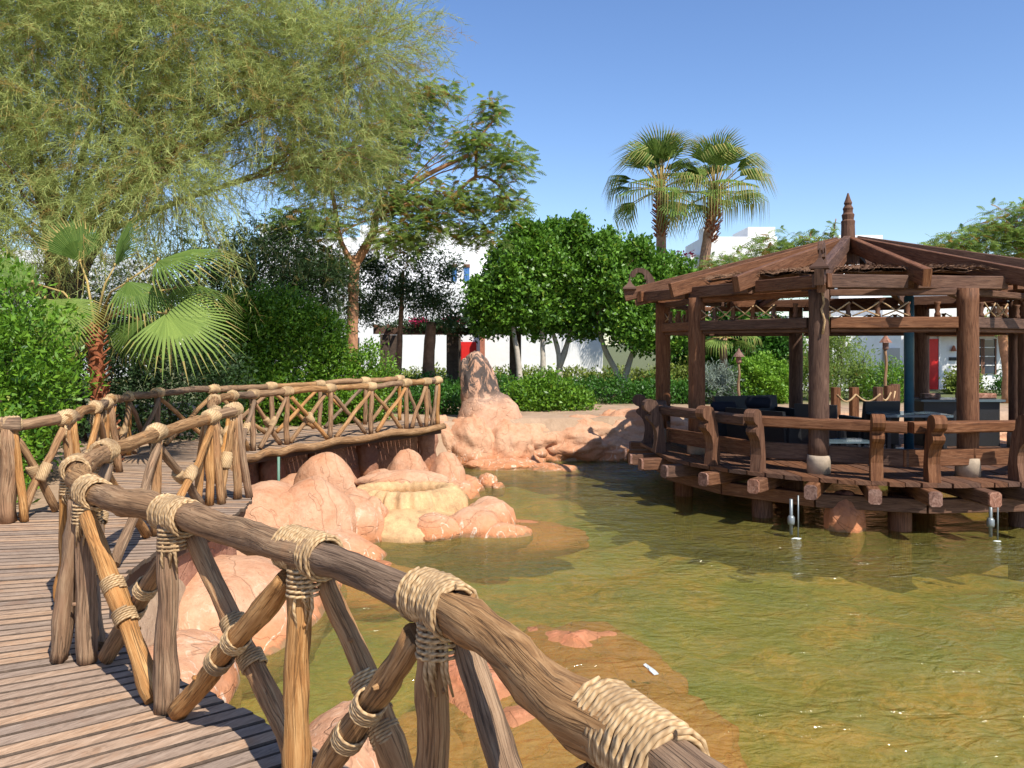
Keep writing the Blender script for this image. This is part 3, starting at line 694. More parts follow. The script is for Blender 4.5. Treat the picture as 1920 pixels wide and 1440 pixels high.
# ribbed lime-crusted fountain basin
bas = thing('fountain_basin', 'lime crusted rock basin with ribbed overflow rim beside the large boulder', 'fountain basin', (-1.6, 12.2, -1.0))
g = G(); cx, cy = -1.62, 12.35; V = []; NB = 120; rings = []
prof = [(.52, -.70), (.54, -.54), (.62, -.49), (.70, -.50), (.78, -.57), (.86, -.70), (.94, -.84), (1.0, -1.1)]
for j, (r, z) in enumerate(prof):
    for k in range(NB):
        a = 2 * math.pi * k / NB; rib = 1 + (0.085 * math.cos(k * 2 * math.pi / 5) if 2 <= j <= 5 else 0) + 0.05 * math.sin(a * 3)
        V.append((cx + r * rib * math.cos(a) * 1.0, cy + r * rib * math.sin(a) * .75, z))
F = []
for j in range(len(prof) - 1):
    for k in range(NB):
        k2 = (k + 1) % NB; F.append((j*NB+k, j*NB+k2, (j+1)*NB+k2, (j+1)*NB+k))
F.append(tuple(range(NB))); g.add(V, F); obj('ribbed_rim', g, M['lime'], bas, True)
for k, (c, r) in enumerate([((-2.0, 11.5, -.98), (.26, .3, .50)), ((-1.15, 11.45, -1.0), (.42, .35, .26)), ((-.6, 11.75, -1.02), (.50, .4, .30)), ((-.35, 12.2, -1.0), (.40, .4, .36)), ((-1.6, 11.8, -1.05), (1.1, .7, .34)), ((-2.35, 11.8, -.95), (.35, .4, .5)), ((-.2, 11.6, -1.1), (.5, .3, .2))]):
    h = blob(c, *r, 20 + k, amp=.16, sub=4); obj('base_lobe', h, M['rock'] if k != 4 else M['lime'], bas, True)
obj('back_slab', blob((-1.75, 13.0, -.52), .75, .25, .17, 44, amp=.12, sub=4), M['rock'], bas, True)
# drain pipes by the far wall
t = thing('drain_pipe', 'thin green upright pipe against the far boardwalk wall', 'pipe', (-3.75, 12.6, -1.0))
obj('pipe', G().tube([(-3.72, 12.75, -1.0), (-3.72, 12.75, -.1)], .022, 8), plain('green_plastic', (.12, .22, .16), .5), t, True)
t = thing('drain_pipe', 'short white pipe lying by the wall left of the domed boulder', 'pipe', (-3.95, 12.0, -.55))
obj('pipe', G().tube([(-4.3, 12.0, -.50), (-3.85, 11.8, -.55)], .04, 10), M['foam'], t, True)
t = thing('litter_strip', 'small white scrap floating on the open water', 'litter', (.78, 6.7, WATER))
def scrap():
    pts = [(0, 0), (.045, .012), (.06, .10), (.075, .17), (.05, .24), (.02, .22), (.03, .15), (.0, .08)]; g = G()
    x0, y0 = 1.175, 6.62
    g.prism(pts, lambda x, y, t: (x0 - y * .35 + x, y0 + y * .9, WATER + .012 + t + .01 * math.sin(y * 30)), .006); return g
obj('scrap', scrap(), M['foam'], t)

# ------------------------------------------------------------------ pavilion
pav = thing('pavilion', 'dark brown open timber pavilion with spire standing in the pond', 'pavilion', (GC[0], GC[1], GDECK))
cx, cy = GC
def pol(r, deg, z): a = R_(deg); return Vector((cx + r * math.cos(a), cy + r * math.sin(a), z))
# deck planks clipped to the round platform
RD = 3.86; pd = R_(-86); dx, dy = math.cos(pd), math.sin(pd); px_, py_ = -dy, dx
pw = 0.205; k = -18
while k <= 18:
    o = (k + .0) * pw; o1 = o + pw - .016
    def half(s): return math.sqrt(max(0, RD * RD - s * s))
    if abs(o) < RD and abs(o1) < RD:
        e = random.uniform(0, .05); e2 = random.uniform(0, .03); m = (o + o1) / 2
        q = []
        for (s, L) in ((o, half(o) - e), (o1, half(o1) - e), (o1, -half(o1) + e2), (o, -half(o) + e2)):
            q.append(Vector((cx + px_ * s + dx * L, cy + py_ * s + dy * L, 0)))
        zt = GDECK + random.uniform(-.004, .004); V = [p + Vector((0, 0, zt - .06)) for p in q] + [p + Vector((0, 0, zt)) for p in q]
        F = [(3, 2, 1, 0), (4, 5, 6, 7)] + [(i, (i + 1) % 4, 4 + (i + 1) % 4, 4 + i) for i in range(4)]
        D = Vector((dx, dy, 0)); Q = Vector((px_, py_, 0))
        U = [[((V[j]).dot(Q) + V[j].z, V[j].dot(D)) for j in f] for f in F]
        g = G(); g.add(V, F, U); obj('deck_board', g, M['timber'], pav)
    k += 1
# radial joists with projecting sawn ends, ring beam below, piles
for deg in (176, 184.5, 193, 204.5, 217, 229, 240.4, 252, 262.6, 273.6, 284.5, 296, 308, 320, 332, 344, 0, 20, 40, 60, 80, 100, 120, 140, 158):
    j = obj('joist', G().beam(pol(1.2, deg, GDECK - .165), pol(4.12, deg, GDECK - .165), .17, .20, bev=.012), M['timber'], pav)
    obj('joist_end', G().beam(pol(4.121, deg, GDECK - .165), pol(4.16, deg, GDECK - .165), .172, .203, bev=.03), M['timber_end'], j)
ring = [pol(3.55, d, GDECK - .37) for d in range(0, 361, 24)]
for a, b in zip(ring[:-1], ring[1:]): obj('ring_bearer', G().beam(a, b, .16, .20), M['timber'], pav)
for d in range(8, 360, 36): obj('pile', G().tube([pol(3.2, d, -1.9), pol(3.2, d, GDECK - .27)], .16, 12, d, .1), M['timber'], pav, True)
for d in range(30, 360, 90): obj('pile', G().tube([pol(1.5, d, -1.9), pol(1.5, d, GDECK - .27)], .18, 12, d, .1), M['timber'], pav, True)
# columns
COL = [(3.02, 16.0), (3.29, 14.25), (4.64, 12.1), (6.74, 11.83), (8.49, 13.16), (9.6, 15.2), (8.6, 16.8), (6.35, 17.9), (4.12, 17.85)]
def zroof(x, y):
    return 2.50
for (x, y) in COL:
    c = obj('column', G().tube([(x, y, z) for z in np.linspace(GDECK + .25, 2.52, 14)], .148, 18, x + y, .05), M['timber'], pav, True)
    obj('footing', G().lathe((x, y, GDECK), [(.172, .003), (.172, .20), (.165, .27), (.15, .275)], 20), M['concrete'], pav, True)
# ring beams on the columns: upper wide beam, lower inner beam
def ringbeams(z, h, w, off, name, ext=0.16):
    n = len(COL)
    for i in range(n):
        a = Vector((*COL[i], z)); b = Vector((*COL[(i + 1) % n], z)); t = (b - a).normalized(); nn = Vector((t.y, -t.x, 0))
        m = (a + b) / 2; 
        if nn.dot(m - Vector((cx, cy, z))) < 0: nn = -nn
        obj(name, G().beam(a + t * (.10 - ext) + nn * off, b - t * (.10 - ext) + nn * off, w, h, bev=.012, jit=.002), M['timber'], pav)
ringbeams(2.02, .17, .10, .03, 'ring_beam', -.06)
ringbeams(1.905, .06, .09, -.02, 'lower_batten', -.07)
ringbeams(2.475, .10, .10, -.03, 'wall_plate', -.06)
# short balusters and crossed ropes between ring beam and eave
for i in range(len(COL)):
    a = Vector((*COL[i], 0)); b = Vector((*COL[(i + 1) % len(COL)], 0)); L = (b - a).length; nb = max(2, int(L / .42))
    for k in range(1, nb):
        p = a.lerp(b, k / nb)
        g = G().lathe((p.x, p.y, 2.106), [(.045, 0), (.045, .04), (.03, .07), (.04, .12), (.028, .17), (.045, .20), (.045, .222)], 10); obj('baluster', g, M['timber'], pav, True)
        if random.random() < .5:
            q = a.lerp(b, (k - 1 + .1) / nb)
            gg = G(); gg.tube([q + Vector((0, -.05, 2.33)), q.lerp(p, .5) + Vector((0, -.06, 2.20)), p + Vector((0, -.05, 2.12))], .011, 6)
            gg.tube([q + Vector((0, -.05, 2.12)), q.lerp(p, .5) + Vector((0, -.07, 2.20)), p + Vector((0, -.05, 2.33))], .011, 6)
            obj('crossed_rope', gg, M['rope'], pav, True)
# roof: pentagonal eave, hub and rafters
RC = [170, 242, 314, 26, 98]; RR = 4.15; ZE = 2.62
apex = Vector((cx, cy, 3.60))
corners = [pol(RR, d, ZE) for d in RC]
for i in range(5):
    a, b = corners[i], corners[(i + 1) % 5]; inn = (Vector((cx, cy, ZE)) - (a + b) / 2).normalized() * .30
    a2 = a + inn; b2 = b + inn
    nseg = 5; pts = [a2.lerp(b2, k / 3) for k in range(4)]
    for k in range(3):
        t = (b2 - a2).normalized(); obj('fascia_board', G().beam(pts[k] + t * .08, pts[k + 1] - t * .08, .09, .20, bev=.012, jit=.003), M['timber'], pav)
    # intermediate rafters
    for f in (1 / 3, 2 / 3):
        e = a.lerp(b, f); e = e + (Vector((cx, cy, ZE)) - e).normalized() * -.10 + Vector((0, 0, .03)); top = apex + (e - apex).normalized() * .22
        d = (top - e).normalized()
        obj('rafter', G().beam(e, top, .12, .26, bev=.012, jit=.002), M['timber'], pav)
    # hip rafter, double
    e = a; top = apex + (e - apex).normalized() * .18; s = Vector((-(top - e).y, (top - e).x, 0)).normalized() * .07
    h = obj('hip_rafter', G().beam(e + Vector((0, 0, .03)), top + Vector((0, 0, .03)), .13, .24, bev=.014, jit=.002), M['timber'], pav)
    obj('under_rafter', G().beam(e.lerp(apex, .05) - Vector((0, 0, .17)), e.lerp(apex, .8) - Vector((0, 0, .17)), .11, .12), M['timber'], h)
    # corner cap and scroll horn
    out = (e - Vector((cx, cy, e.z))).normalized(); base = e - out * .10 + Vector((0, 0, .15))
    side = Vector((-out.y, out.x, 0))
    g = G(); V = []
    for (r, z) in ((.13, 0), (.13, .03), (.055, .10), (.022, .16), (.008, .30)):
        V += [base + out * r * sx + side * r * sy + Vector((0, 0, z)) for sx, sy in ((1, 1), (-1, 1), (-1, -1), (1, -1))]
    F = [(3, 2, 1, 0), (16, 17, 18, 19)] + [(j*4+k, j*4+(k+1) % 4, (j+1)*4+(k+1) % 4, (j+1)*4+k) for j in range(4) for k in range(4)]
    g.add(V, F); obj('corner_cap', g, M['timber'], pav)
    hp = [(.42, -.06), (.55, -.02), (.52, .10), (.47, .20), (.40, .30), (.30, .38), (.18, .41), (.08, .37), (.05, .29), (.09, .23), (.16, .24), (.17, .29), (.22, .31), (.29, .28), (.34, .21), (.32, .15), (.38, .12), (.36, .06), (.42, .02)]
    hp = [(x - .05, y * .95) for x, y in hp]
    g = G().prism(hp, lambda x, y, t: base - out * x + side * t + Vector((0, 0, y + x * .22)), .07); obj('scroll_horn', g, M['timber'], pav)
# thatch: fringed panels under the rafters round the hub
for i in range(15):
    d0 = 170 + i * 24; d1 = d0 + 24; g = G(); V = []; n = 8; m = 9
    for a in range(n + 1):
        for b in range(m + 1):
            r = .18 + (2.98 - .18) * b / m; dg = d0 + 2 + (20) * a / n
            V.append(pol(r, dg, 3.13 - .04 * r - .018 * r * r + random.uniform(-.025, .025)))
    F = [(a*(m+1)+b, a*(m+1)+b+1, (a+1)*(m+1)+b+1, (a+1)*(m+1)+b) for a in range(n) for b in range(m)]
    V2 = [v - Vector((0, 0, .05)) for v in V]; g.add(V, F); g.add(V2, [f[::-1] for f in F])
    for _ in range(420):
        a = random.uniform(1, 23); r = random.choice((random.uniform(2.75, 2.98), random.uniform(.3, 2.95))); z = 3.13 - .04 * r - .018 * r * r
        p = pol(r, d0 + a, z + .01); q = pol(r + random.uniform(.08, .2), d0 + a + random.uniform(-2, 2), z + random.uniform(-.06, .06)); w = Vector((random.uniform(-.01, .01), random.uniform(-.01, .01), .006))
        g.add([p - w, p + w, q], [(0, 1, 2)])
    obj('thatch_panel', g, M['thatch'], pav)
obj('hub', G().lathe((cx, cy, 3.2), [(.20, 0), (.20, .35), (.16, .42)], 12), M['timber'], pav)
sp = G().lathe((cx, cy, 3.5), [(.135, 0), (.13, .10), (.12, .42), (.125, .50), (.10, .53), (.115, .62), (.085, .66), (.085, .70), (.095, .74), (.06, .80), (.075, .84), (.045, .92), (.012, 1.03)], 12)
obj('spire', sp, M['timber'], pav)
# balustrade: decagon rail, lower board, volute uprights
RV = [pol(3.62, d, 0) for d in (152, 188, 224, 260, 296, 332, 8)]
for a, b in zip(RV[:-1], RV[1:]):
    t = (b - a).normalized()
    obj('hand_rail', G().beam(a + t * .02 + Vector((0, 0, GDECK + .755)), b - t * .02 + Vector((0, 0, GDECK + .755)), .20, .16, bev=.02, jit=.004), M['timber'], pav)
    nn = (Vector((cx, cy, 0)) - (a + b) / 2).normalized() * .13
    obj('kick_board', G().beam(a + nn + Vector((0, 0, GDECK + .30)), b + nn + Vector((0, 0, GDECK + .30)), .06, .25, bev=.01), M['timber'], pav)
PROF = [(0, 0), (.20, 0), (.185, .12), (.16, .28), (.165, .40), (.20, .52), (.255, .60), (.30, .63), (.33, .68), (.325, .73), (.27, .76), (.275, .80), (.33, .82), (.385, .87), (.405, .94), (.385, 1.01), (.33, 1.055), (.25, 1.065), (.17, 1.03), (.13, .96), (.12, .82), (.07, .76), (.03, .50), (0, .25)]
PROF = [(x, y * .90) for x, y in PROF]
for deg in (168, 189, 214, 227, 253, 264.5, 284.5, 298):
    o = pol(1, deg, 0) - Vector((cx, cy, 0)); s = Vector((-o.y, o.x, 0))
    g = G().prism(PROF, lambda x, y, t: Vector((cx, cy, GDECK + y + .002)) + o * (3.60 + x) + s * t, .165)
    obj('volute_upright', g, M['timber'], pav)

# things on the pavilion deck
def chair(name, label, x, y, rz, w=.68, d=.68, back=.92, group='black rattan armchairs on the pavilion'):
    t = thing(name, label, 'armchair', (0, 0, 0), group)
    obj('seat', G().box(-w/2 + .1, w/2 - .1, -d/2, d/2 - .1, .16, .40), M['rattan'], t)
    obj('cushion', G().box(-w/2 + .11, w/2 - .11, -d/2 - .01, d/2 - .12, .403, .48), M['cushion'], t)
    obj('backrest', G().prism([(d/2 - .10, .14), (d/2 + .02, .14), (d/2 + .10, back), (d/2 + .02, back)], lambda a, b, c: (c, a, b), w), M['rattan'], t)
    for s in (-1, 1):
        obj('arm', G().box(s * (w/2) - .05, s * (w/2) + .05, -d/2, d/2 - .02, .12, .62), M['rattan'], t)
        for e in (-1, 1): obj('leg', G().box(s * (w/2 - .02) - .025, s * (w/2 - .02) + .025, e * (d/2 - .08) - .025, e * (d/2 - .08) + .025, 0, .14), M['rattan'], t)
    t.location = (x, y, GDECK + .006); t.rotation_euler = (0, 0, rz); return t
chair('armchair', 'black rattan armchair showing its back beside the pavilion table', 6.55, 14.7, 3.3)
chair('armchair', 'black rattan armchair just right of the front pavilion column', 5.35, 13.9, 2.6)
chair('armchair', 'wide black rattan seat behind the left volute uprights', 4.55, 14.2, 2.2, w=1.2, back=.80)
chair('armchair', 'wide black rattan seat at the rear left of the pavilion', 5.0, 16.4, .3, w=1.5, back=.86)
chair('armchair', 'low black rattan seat near the leftmost pavilion column', 3.9, 15.6, 1.4, w=1.0, back=.78)
for (x, y, z, l) in ((4.02, 15.2, .50, 'dark round bolster on the seat by the left columns'), (4.8, 15.6, .56, 'dark round bolster on the rear left seat')):
    b = obj('bolster', G().tube([(x - .24, y, z), (x - .2, y, z), (x + .2, y, z), (x + .24, y, z)], [.06, .11, .11, .06], 14), M['cushion'], smooth=True); b['label'] = l; b['category'] = 'cushion'
t = thing('side_table', 'square table with grey glass top in the middle of the pavilion', 'table', (6.9, 13.9, GDECK + .006))
obj('table_top', G().box(6.30, 7.45, 13.5, 14.3, .46, .50), M['tabletop'], t)
for sx in (6.4, 7.35):
    for sy in (13.6, 14.2): obj('leg', G().box(sx - .03, sx + .03, sy - .03, sy + .03, GDECK + .006, .458), M['rattan'], t)
t = thing('side_table', 'low dark table with pale metal frame behind the front railing', 'table', (5.2, 12.9, GDECK + .006))
obj('table_top', G().box(5.0, 5.75, 12.7, 13.2, .12, .15), M['tabletop'], t)
for sx in (5.05, 5.7):
    for sy in (12.75, 13.15): obj('leg', G().box(sx - .02, sx + .02, sy - .02, sy + .02, GDECK + .006, .118), M['chrome'], t)
t = thing('bar_counter', 'long black counter with grey top at the right of the pavilion', 'counter', (8.5, 15.4, GDECK + .006))
obj('counter_body', G().box(7.85, 9.3, 15.25, 15.75, GDECK + .006, .60), M['rattan'], t); obj('counter_top', G().box(7.75, 9.35, 15.15, 15.8, .603, .645), M['tabletop'], t)
for k, (x, y, w_, l) in enumerate([(8.05, 15.4, .3, 'left one of the brown wooden blocks on the black counter'), (8.75, 15.5, .22, 'middle one of the brown wooden blocks on the black counter'), (9.12, 15.45, .36, 'right one of the brown wooden blocks on the black counter')]):
    b = obj('serving_block', G().beam((x - w_/2, y, .70), (x + w_/2, y, .70), .2, .10, bev=.02), M['timber_end']); b['label'] = l; b['category'] = 'block'
t = thing('parasol_pole', 'teal metal pole rising through the pavilion by the rear column', 'pole', (7.22, 14.55, GDECK))
obj('pole', G().lathe((7.22, 14.55, GDECK + .05), [(.085, 0), (.085, 2.75), (.05, 2.80), (.02, 2.82)], 14), M['teal'], t, True)
obj('base', G().lathe((7.22, 14.55, GDECK + .006), [(.28, 0), (.28, .03), (.12, .05)], 18), M['teal'], t, True)
# fountain nozzles under the deck edge
def nozzle(x, y, label):
    t = thing('fountain_nozzle', label, 'nozzle', (x, y, WATER), 'pipes under the pavilion edge')
    obj('pipe', G().tube([(x, y, -1.0), (x, y, -.5)], .024, 8).tube([(x + .10, y, -1.04), (x + .10, y, -.45)], .011, 8), M['chrome'], t, True)
    obj('valve', G().lathe((x, y, -.86), [(.045, 0), (.05, .03), (.05, .10), (.03, .13)], 10), M['chrome'], t, True)
    obj('foam', blob((x + .06, y - .05, WATER), .06, .025, .012, x, amp=.6, sub=3), M['foam'], t, True)
nozzle(3.96, 11.35, 'grey pipe nozzle dripping under the front left of the pavilion deck')
nozzle(6.70, 11.2, 'grey pipe nozzle dripping under the front right of the pavilion deck')
if 0: nozzle(2.9, 12.9, 'grey pipe nozzle under the left corner of the pavilion deck')

# hanging rope on the front column
t = obj('hanging_rope', G().tube([(4.62, 11.93, 2.52), (4.65, 11.92, 2.3), (4.61, 11.92, 2.22), (4.66, 11.92, 2.05), (4.63, 11.92, 1.85)], .018, 7), M['rope'], smooth=True)
t['label'] = 'pale rope end hanging down the front corner column of the pavilion'; t['category'] = 'rope'

# rope fence posts on the far landing
FP = [(8.05, 19.9), (8.55, 20.0), (9.2, 20.1), (9.75, 20.7), (10.1, 21.2), (10.35, 21.6)]
for k, (x, y) in enumerate(FP):
    lab = ['first', 'second', 'third', 'fourth', 'fifth', 'last'][k] + ' brown post from the left in the rope fence behind the pavilion'
    o = obj('fence_post', G().beam((x, y, -.12), (x, y, .62), .19, .19, up=(0, 1, 0), bev=.02), M['timber']); o['label'] = lab; o['category'] = 'post'; o['group'] = 'rope fence posts behind the pavilion'
for k in range(5):
    a = Vector((*FP[k], .45)); b = Vector((*FP[k + 1], .45)); pts = [a.lerp(b, i / 8) - Vector((0, .1, .18 * math.sin(math.pi * i / 8))) for i in range(9)]
    o = obj('swag_rope', G().tube(pts, .022, 7), M['rope'], smooth=True); o['label'] = 'sagging rope between the %s pair of fence posts behind the pavilion' % ['first', 'second', 'third', 'fourth', 'last'][k]; o['category'] = 'rope'; o['group'] = 'sagging fence ropes'

# lantern posts
def lamp(x, y, h, label):
    t = thing('lantern_post', label, 'lantern', (x, y, -.08), 'garden lanterns on wooden posts')
    obj('pole', G().tube([(x + .02 * math.sin(k * 1.3), y, -.08 + (h) * k / 8) for k in range(9)], [.05, .046, .043, .042, .04, .04, .038, .036, .035], 8, x, .3), M['log'], t, True)
    obj('lamp_body', G().lathe((x, y, h - .10), [(.06, 0), (.08, .03), (.08, .18)], 8), M['timber_end'], t)
    obj('lamp_roof', G().lathe((x, y, h + .085), [(.17, 0), (.16, .02), (.05, .16), (.015, .24)], 8), M['timber_end'], t)
lamp(9.9, 21.2, 1.65, 'lantern on crooked wooden post seen through the middle of the pavilion')
lamp(6.52, 23.0, 1.25, 'small lantern showing above the round clipped bush')

# ------------------------------------------------------------------ buildings
def wbox(parent, x0, x1, y0, y1, z0, z1, mat='white', name='wall'): return obj(name, G().box(x0, x1, y0, y1, z0, z1), M[mat], parent)
hl = thing('house', 'white plastered house with red door behind the round trees', 'house', (-2, 37, -.1))
wbox(hl, -12.5, 4.2, 37.0, 44, -.1, 4.3); wbox(hl, -12.3, -.9, 39.0, 43.9, 4.303, 6.9)
wbox(hl, -5.9, -1.5, 38.2, 38.997, 4.303, 5.7, name='balcony_block')
for k, x in enumerate((-12.3, -7.4, -4.1)): wbox(hl, x, x + 1.5, 38.99, 40, 6.903, 7.5, name='parapet')
d = obj('door', G().box(-2.45, -1.65, 36.94, 36.99, -.1, 1.80), M['red'], hl)
obj('door_panel', G().box(-2.33, -1.77, 36.915, 36.937, .95, 1.65), M['red'], d); obj('door_panel', G().box(-2.33, -1.77, 36.915, 36.937, .1, .8), M['red'], d)
for x in (-2.75, -2.15):
    f = obj('window', G().box(x - .12, x + .12, 38.13, 38.197, 4.7, 5.35), M['blue'], hl); obj('lintel', G().box(x - .14, x + .14, 38.1, 38.196, 5.352, 5.5), M['brownpaint'], f)
for x in (-10, -7.5, -5.6): 
    f = obj('window', G().box(x - .45, x + .45, 36.93, 36.995, .9, 2.0), M['glass'], hl); obj('frame', G().box(x - .5, x + .5, 36.95, 36.996, .82, .897), M['brownpaint'], f)
wbox(hl, -1.45, -1.25, 36.2, 36.99, -.1, 2.6, 'tile', 'orange_pillar')
# far left white house visible through the tree gaps
h2 = thing('house', 'white house glimpsed through the leaves at the left edge', 'house', (-28, 40, -.1))
wbox(h2, -36, -21, 40, 47, -.1, 6.4); wbox(h2, -32, -26, 39.5, 39.99, 5.0, 7.2, name='parapet')
f = obj('window', G().box(-25, -24.2, 39.93, 39.99, 3.8, 4.8), M['glass'], h2)
# right hand house behind the pavilion
hr = thing('house', 'low white house with red door and tiled canopy right of the pavilion', 'house', (17, 31.5, -.1))
wbox(hr, 14.6, 24, 31.5, 38, -.1, 3.3); wbox(hr, 10.2, 14.597, 30.0, 37, -.1, 2.75)
wbox(hr, 13.9, 14.5, 29.9, 29.997, -.1, 1.55, 'greywall', 'shade_panel')  # grey slab standing in for shade on the white wall
wbox(hr, 9.1, 12.6, 38.01, 42, 3.0, 6.8, name='upper_storey'); wbox(hr, 9.1, 9.7, 38.0, 39, 6.803, 7.25, name='parapet'); wbox(hr, 11.3, 12.6, 38.3, 41, 6.803, 7.3, name='parapet'); wbox(hr, 8.6, 9.097, 38.5, 40, 2.0, 6.0, name='chimney_block')
wbox(hr, 15.6, 17.7, 38.2, 42, 3.3, 6.9, name='upper_storey')
wbox(hr, 20.8, 24.5, 38.2, 42, 3.303, 6.0, name='upper_storey')
d = obj('door', G().box(16.05, 16.75, 31.43, 31.49, -.1, 1.9), M['red'], hr); obj('door_frame', G().box(16.76, 16.86, 31.40, 31.49, -.1, 2.0), M['white'], d)
obj('number_plate', G().box(17.2, 17.48, 31.46, 31.493, 1.05, 1.18), M['rattan'], hr); obj('wall_lamp', G().lathe((17.34, 31.40, 1.42), [(.1, 0), (.08, .1), (.03, .22)], 8), M['tile'], hr)
wdw = obj('window', G().box(18.0, 19.0, 31.44, 31.49, .55, 1.85), M['glass'], hr)
for x in (17.95, 18.42, 18.5, 18.97): obj('frame', G().box(x, x + .06, 31.41, 31.497, .5, 1.9), M['brownpaint'], wdw)
for z in (.85, 1.2, 1.55): obj('glazing_bar', G().box(18.0, 19.0, 31.42, 31.438, z, z + .03), M['white'], wdw)
wdw = obj('window', G().box(20.0, 21.0, 31.44, 31.49, .55, 1.85), M['glass'], hr); obj('frame', G().box(19.9, 19.98, 31.41, 31.497, .5, 1.9), M['brownpaint'], wdw)
can = obj('canopy', G().beam((15.8, 31.15, 2.15), (22, 31.15, 2.15), .8, .06, up=(0, .35, 1)), M['tile'], hr)
g = G()
for k in range(40): g.tube([(15.9 + k * .155, 30.75, 2.07), (15.9 + k * .155, 31.45, 2.32)], .06, 6)
o = obj('roof_tile', g, M['tile'], can, True); o['kind'] = 'stuff'
# dark pergola with bougainvillea before the left house
pg = thing('pergola', 'dark timber pergola overgrown with red bougainvillea before the white house', 'pergola', (-3, 29, -.1))
for x in (-4.6, -2.15, .12):
    obj('post', G().beam((x, 29, -.1), (x, 29, 2.05), .42 if x > -4 else .3, .42, up=(0, 1, 0)), M['bark_dark'], pg)
    obj('post', G().beam((x, 31.2, -.1), (x, 31.2, 2.05), .3, .3, up=(0, 1, 0)), M['bark_dark'], pg)
for y in (28.9, 31.3): obj('beam', G().beam((-5, y, 2.17), (.5, y, 2.17), .15, .22), M['timber'], pg)
for k in range(12): obj('crossbar', G().beam((-4.9 + k * .48, 28.5, 2.34), (-4.9 + k * .48, 31.7, 2.34), .09, .12), M['timber'], pg)

# small notice on stake
t = thing('garden_sign', 'small blank white sign on stake in front of the white house', 'sign', (5.35, 27.6, -.08))
obj('stake', G().beam((5.35, 27.6, -.08), (5.35, 27.6, .55), .06, .06, up=(0, 1, 0)), M['timber'], t); obj('board', G().box(5.2, 5.5, 27.53, 27.56, .28, .56), M['white'], t)

# ------------------------------------------------------------------ foliage
def unit(a): return a / np.maximum(np.linalg.norm(a, axis=-1, keepdims=True), 1e-9)
def lobe_points(lobes, n, shell=0.35, rng=RNG, zmin=None):
    """points in the outer part of a set of ellipsoids (cx,cy,cz,rx,ry,rz)"""
    L = np.array(lobes, float); vol = (L[:, 3] * L[:, 4] + L[:, 4] * L[:, 5] + L[:, 3] * L[:, 5]); p = vol / vol.sum()
    k = rng.choice(len(L), n, p=p); d = unit(rng.normal(size=(n, 3))); r = 1 - shell * rng.random(n) ** 1.3
    r *= 1 + 0.16 * np.sin(d[:, 0] * 7 + k * 2.1) * np.cos(d[:, 2] * 6 + k) + 0.10 * np.sin(d[:, 1] * 13 + d[:, 2] * 11 + k)
    P = L[k, :3] + d * r[:, None] * L[k, 3:]
    if zmin is not None: m = P[:, 2] > zmin; P = P[m]; d = d[m]; k = k[m]
    return P, d, k
def leaves(name, lobes, n_clump, per, spread, size, aspect, mat, parent=None, shell=.4, up=.35, zmin=None, yellow=0.0, kind=None, flat=0.0, rng=RNG, label=None):
    C, D, K = lobe_points(lobes, n_clump, shell, rng, zmin); n = len(C) * per
    c = np.repeat(C, per, 0) + rng.normal(size=(n, 3)) * spread * np.array([1, 1, .8]); out = np.repeat(D, per, 0)
    ax = unit(out * .5 + rng.normal(size=(n, 3)) * .8 + np.array([0, 0, up])); nn = unit(out * .6 + rng.normal(size=(n, 3)) * .7 + np.array([0, 0, .5 + flat]))
    sd = unit(np.cross(ax, nn)); s = size * (0.65 + .7 * rng.random(n))[:, None]
    v = np.stack([c, c + ax * s * .5 + sd * s * aspect * .5 , c + ax * s, c + ax * s * .5 - sd * s * aspect * .5], 1).reshape(-1, 3)
    ct = np.repeat(rng.random(len(C)), per); t0 = np.clip(.35 * ct + .65 * rng.random(n), 0, 1); t1 = np.clip(rng.random(n) * (1 - yellow) ** 0 * (.9) + yellow * np.repeat(rng.random(len(C)) > .8, per), 0, 1)
    me = fast_mesh(name, v, 4, np.stack([t0, t1, ct], 1).astype(np.float32))
    if parent is not None: me.transform(Matrix.Translation(-root_off(parent)))
    return put(name, me, M[mat], parent, kind)
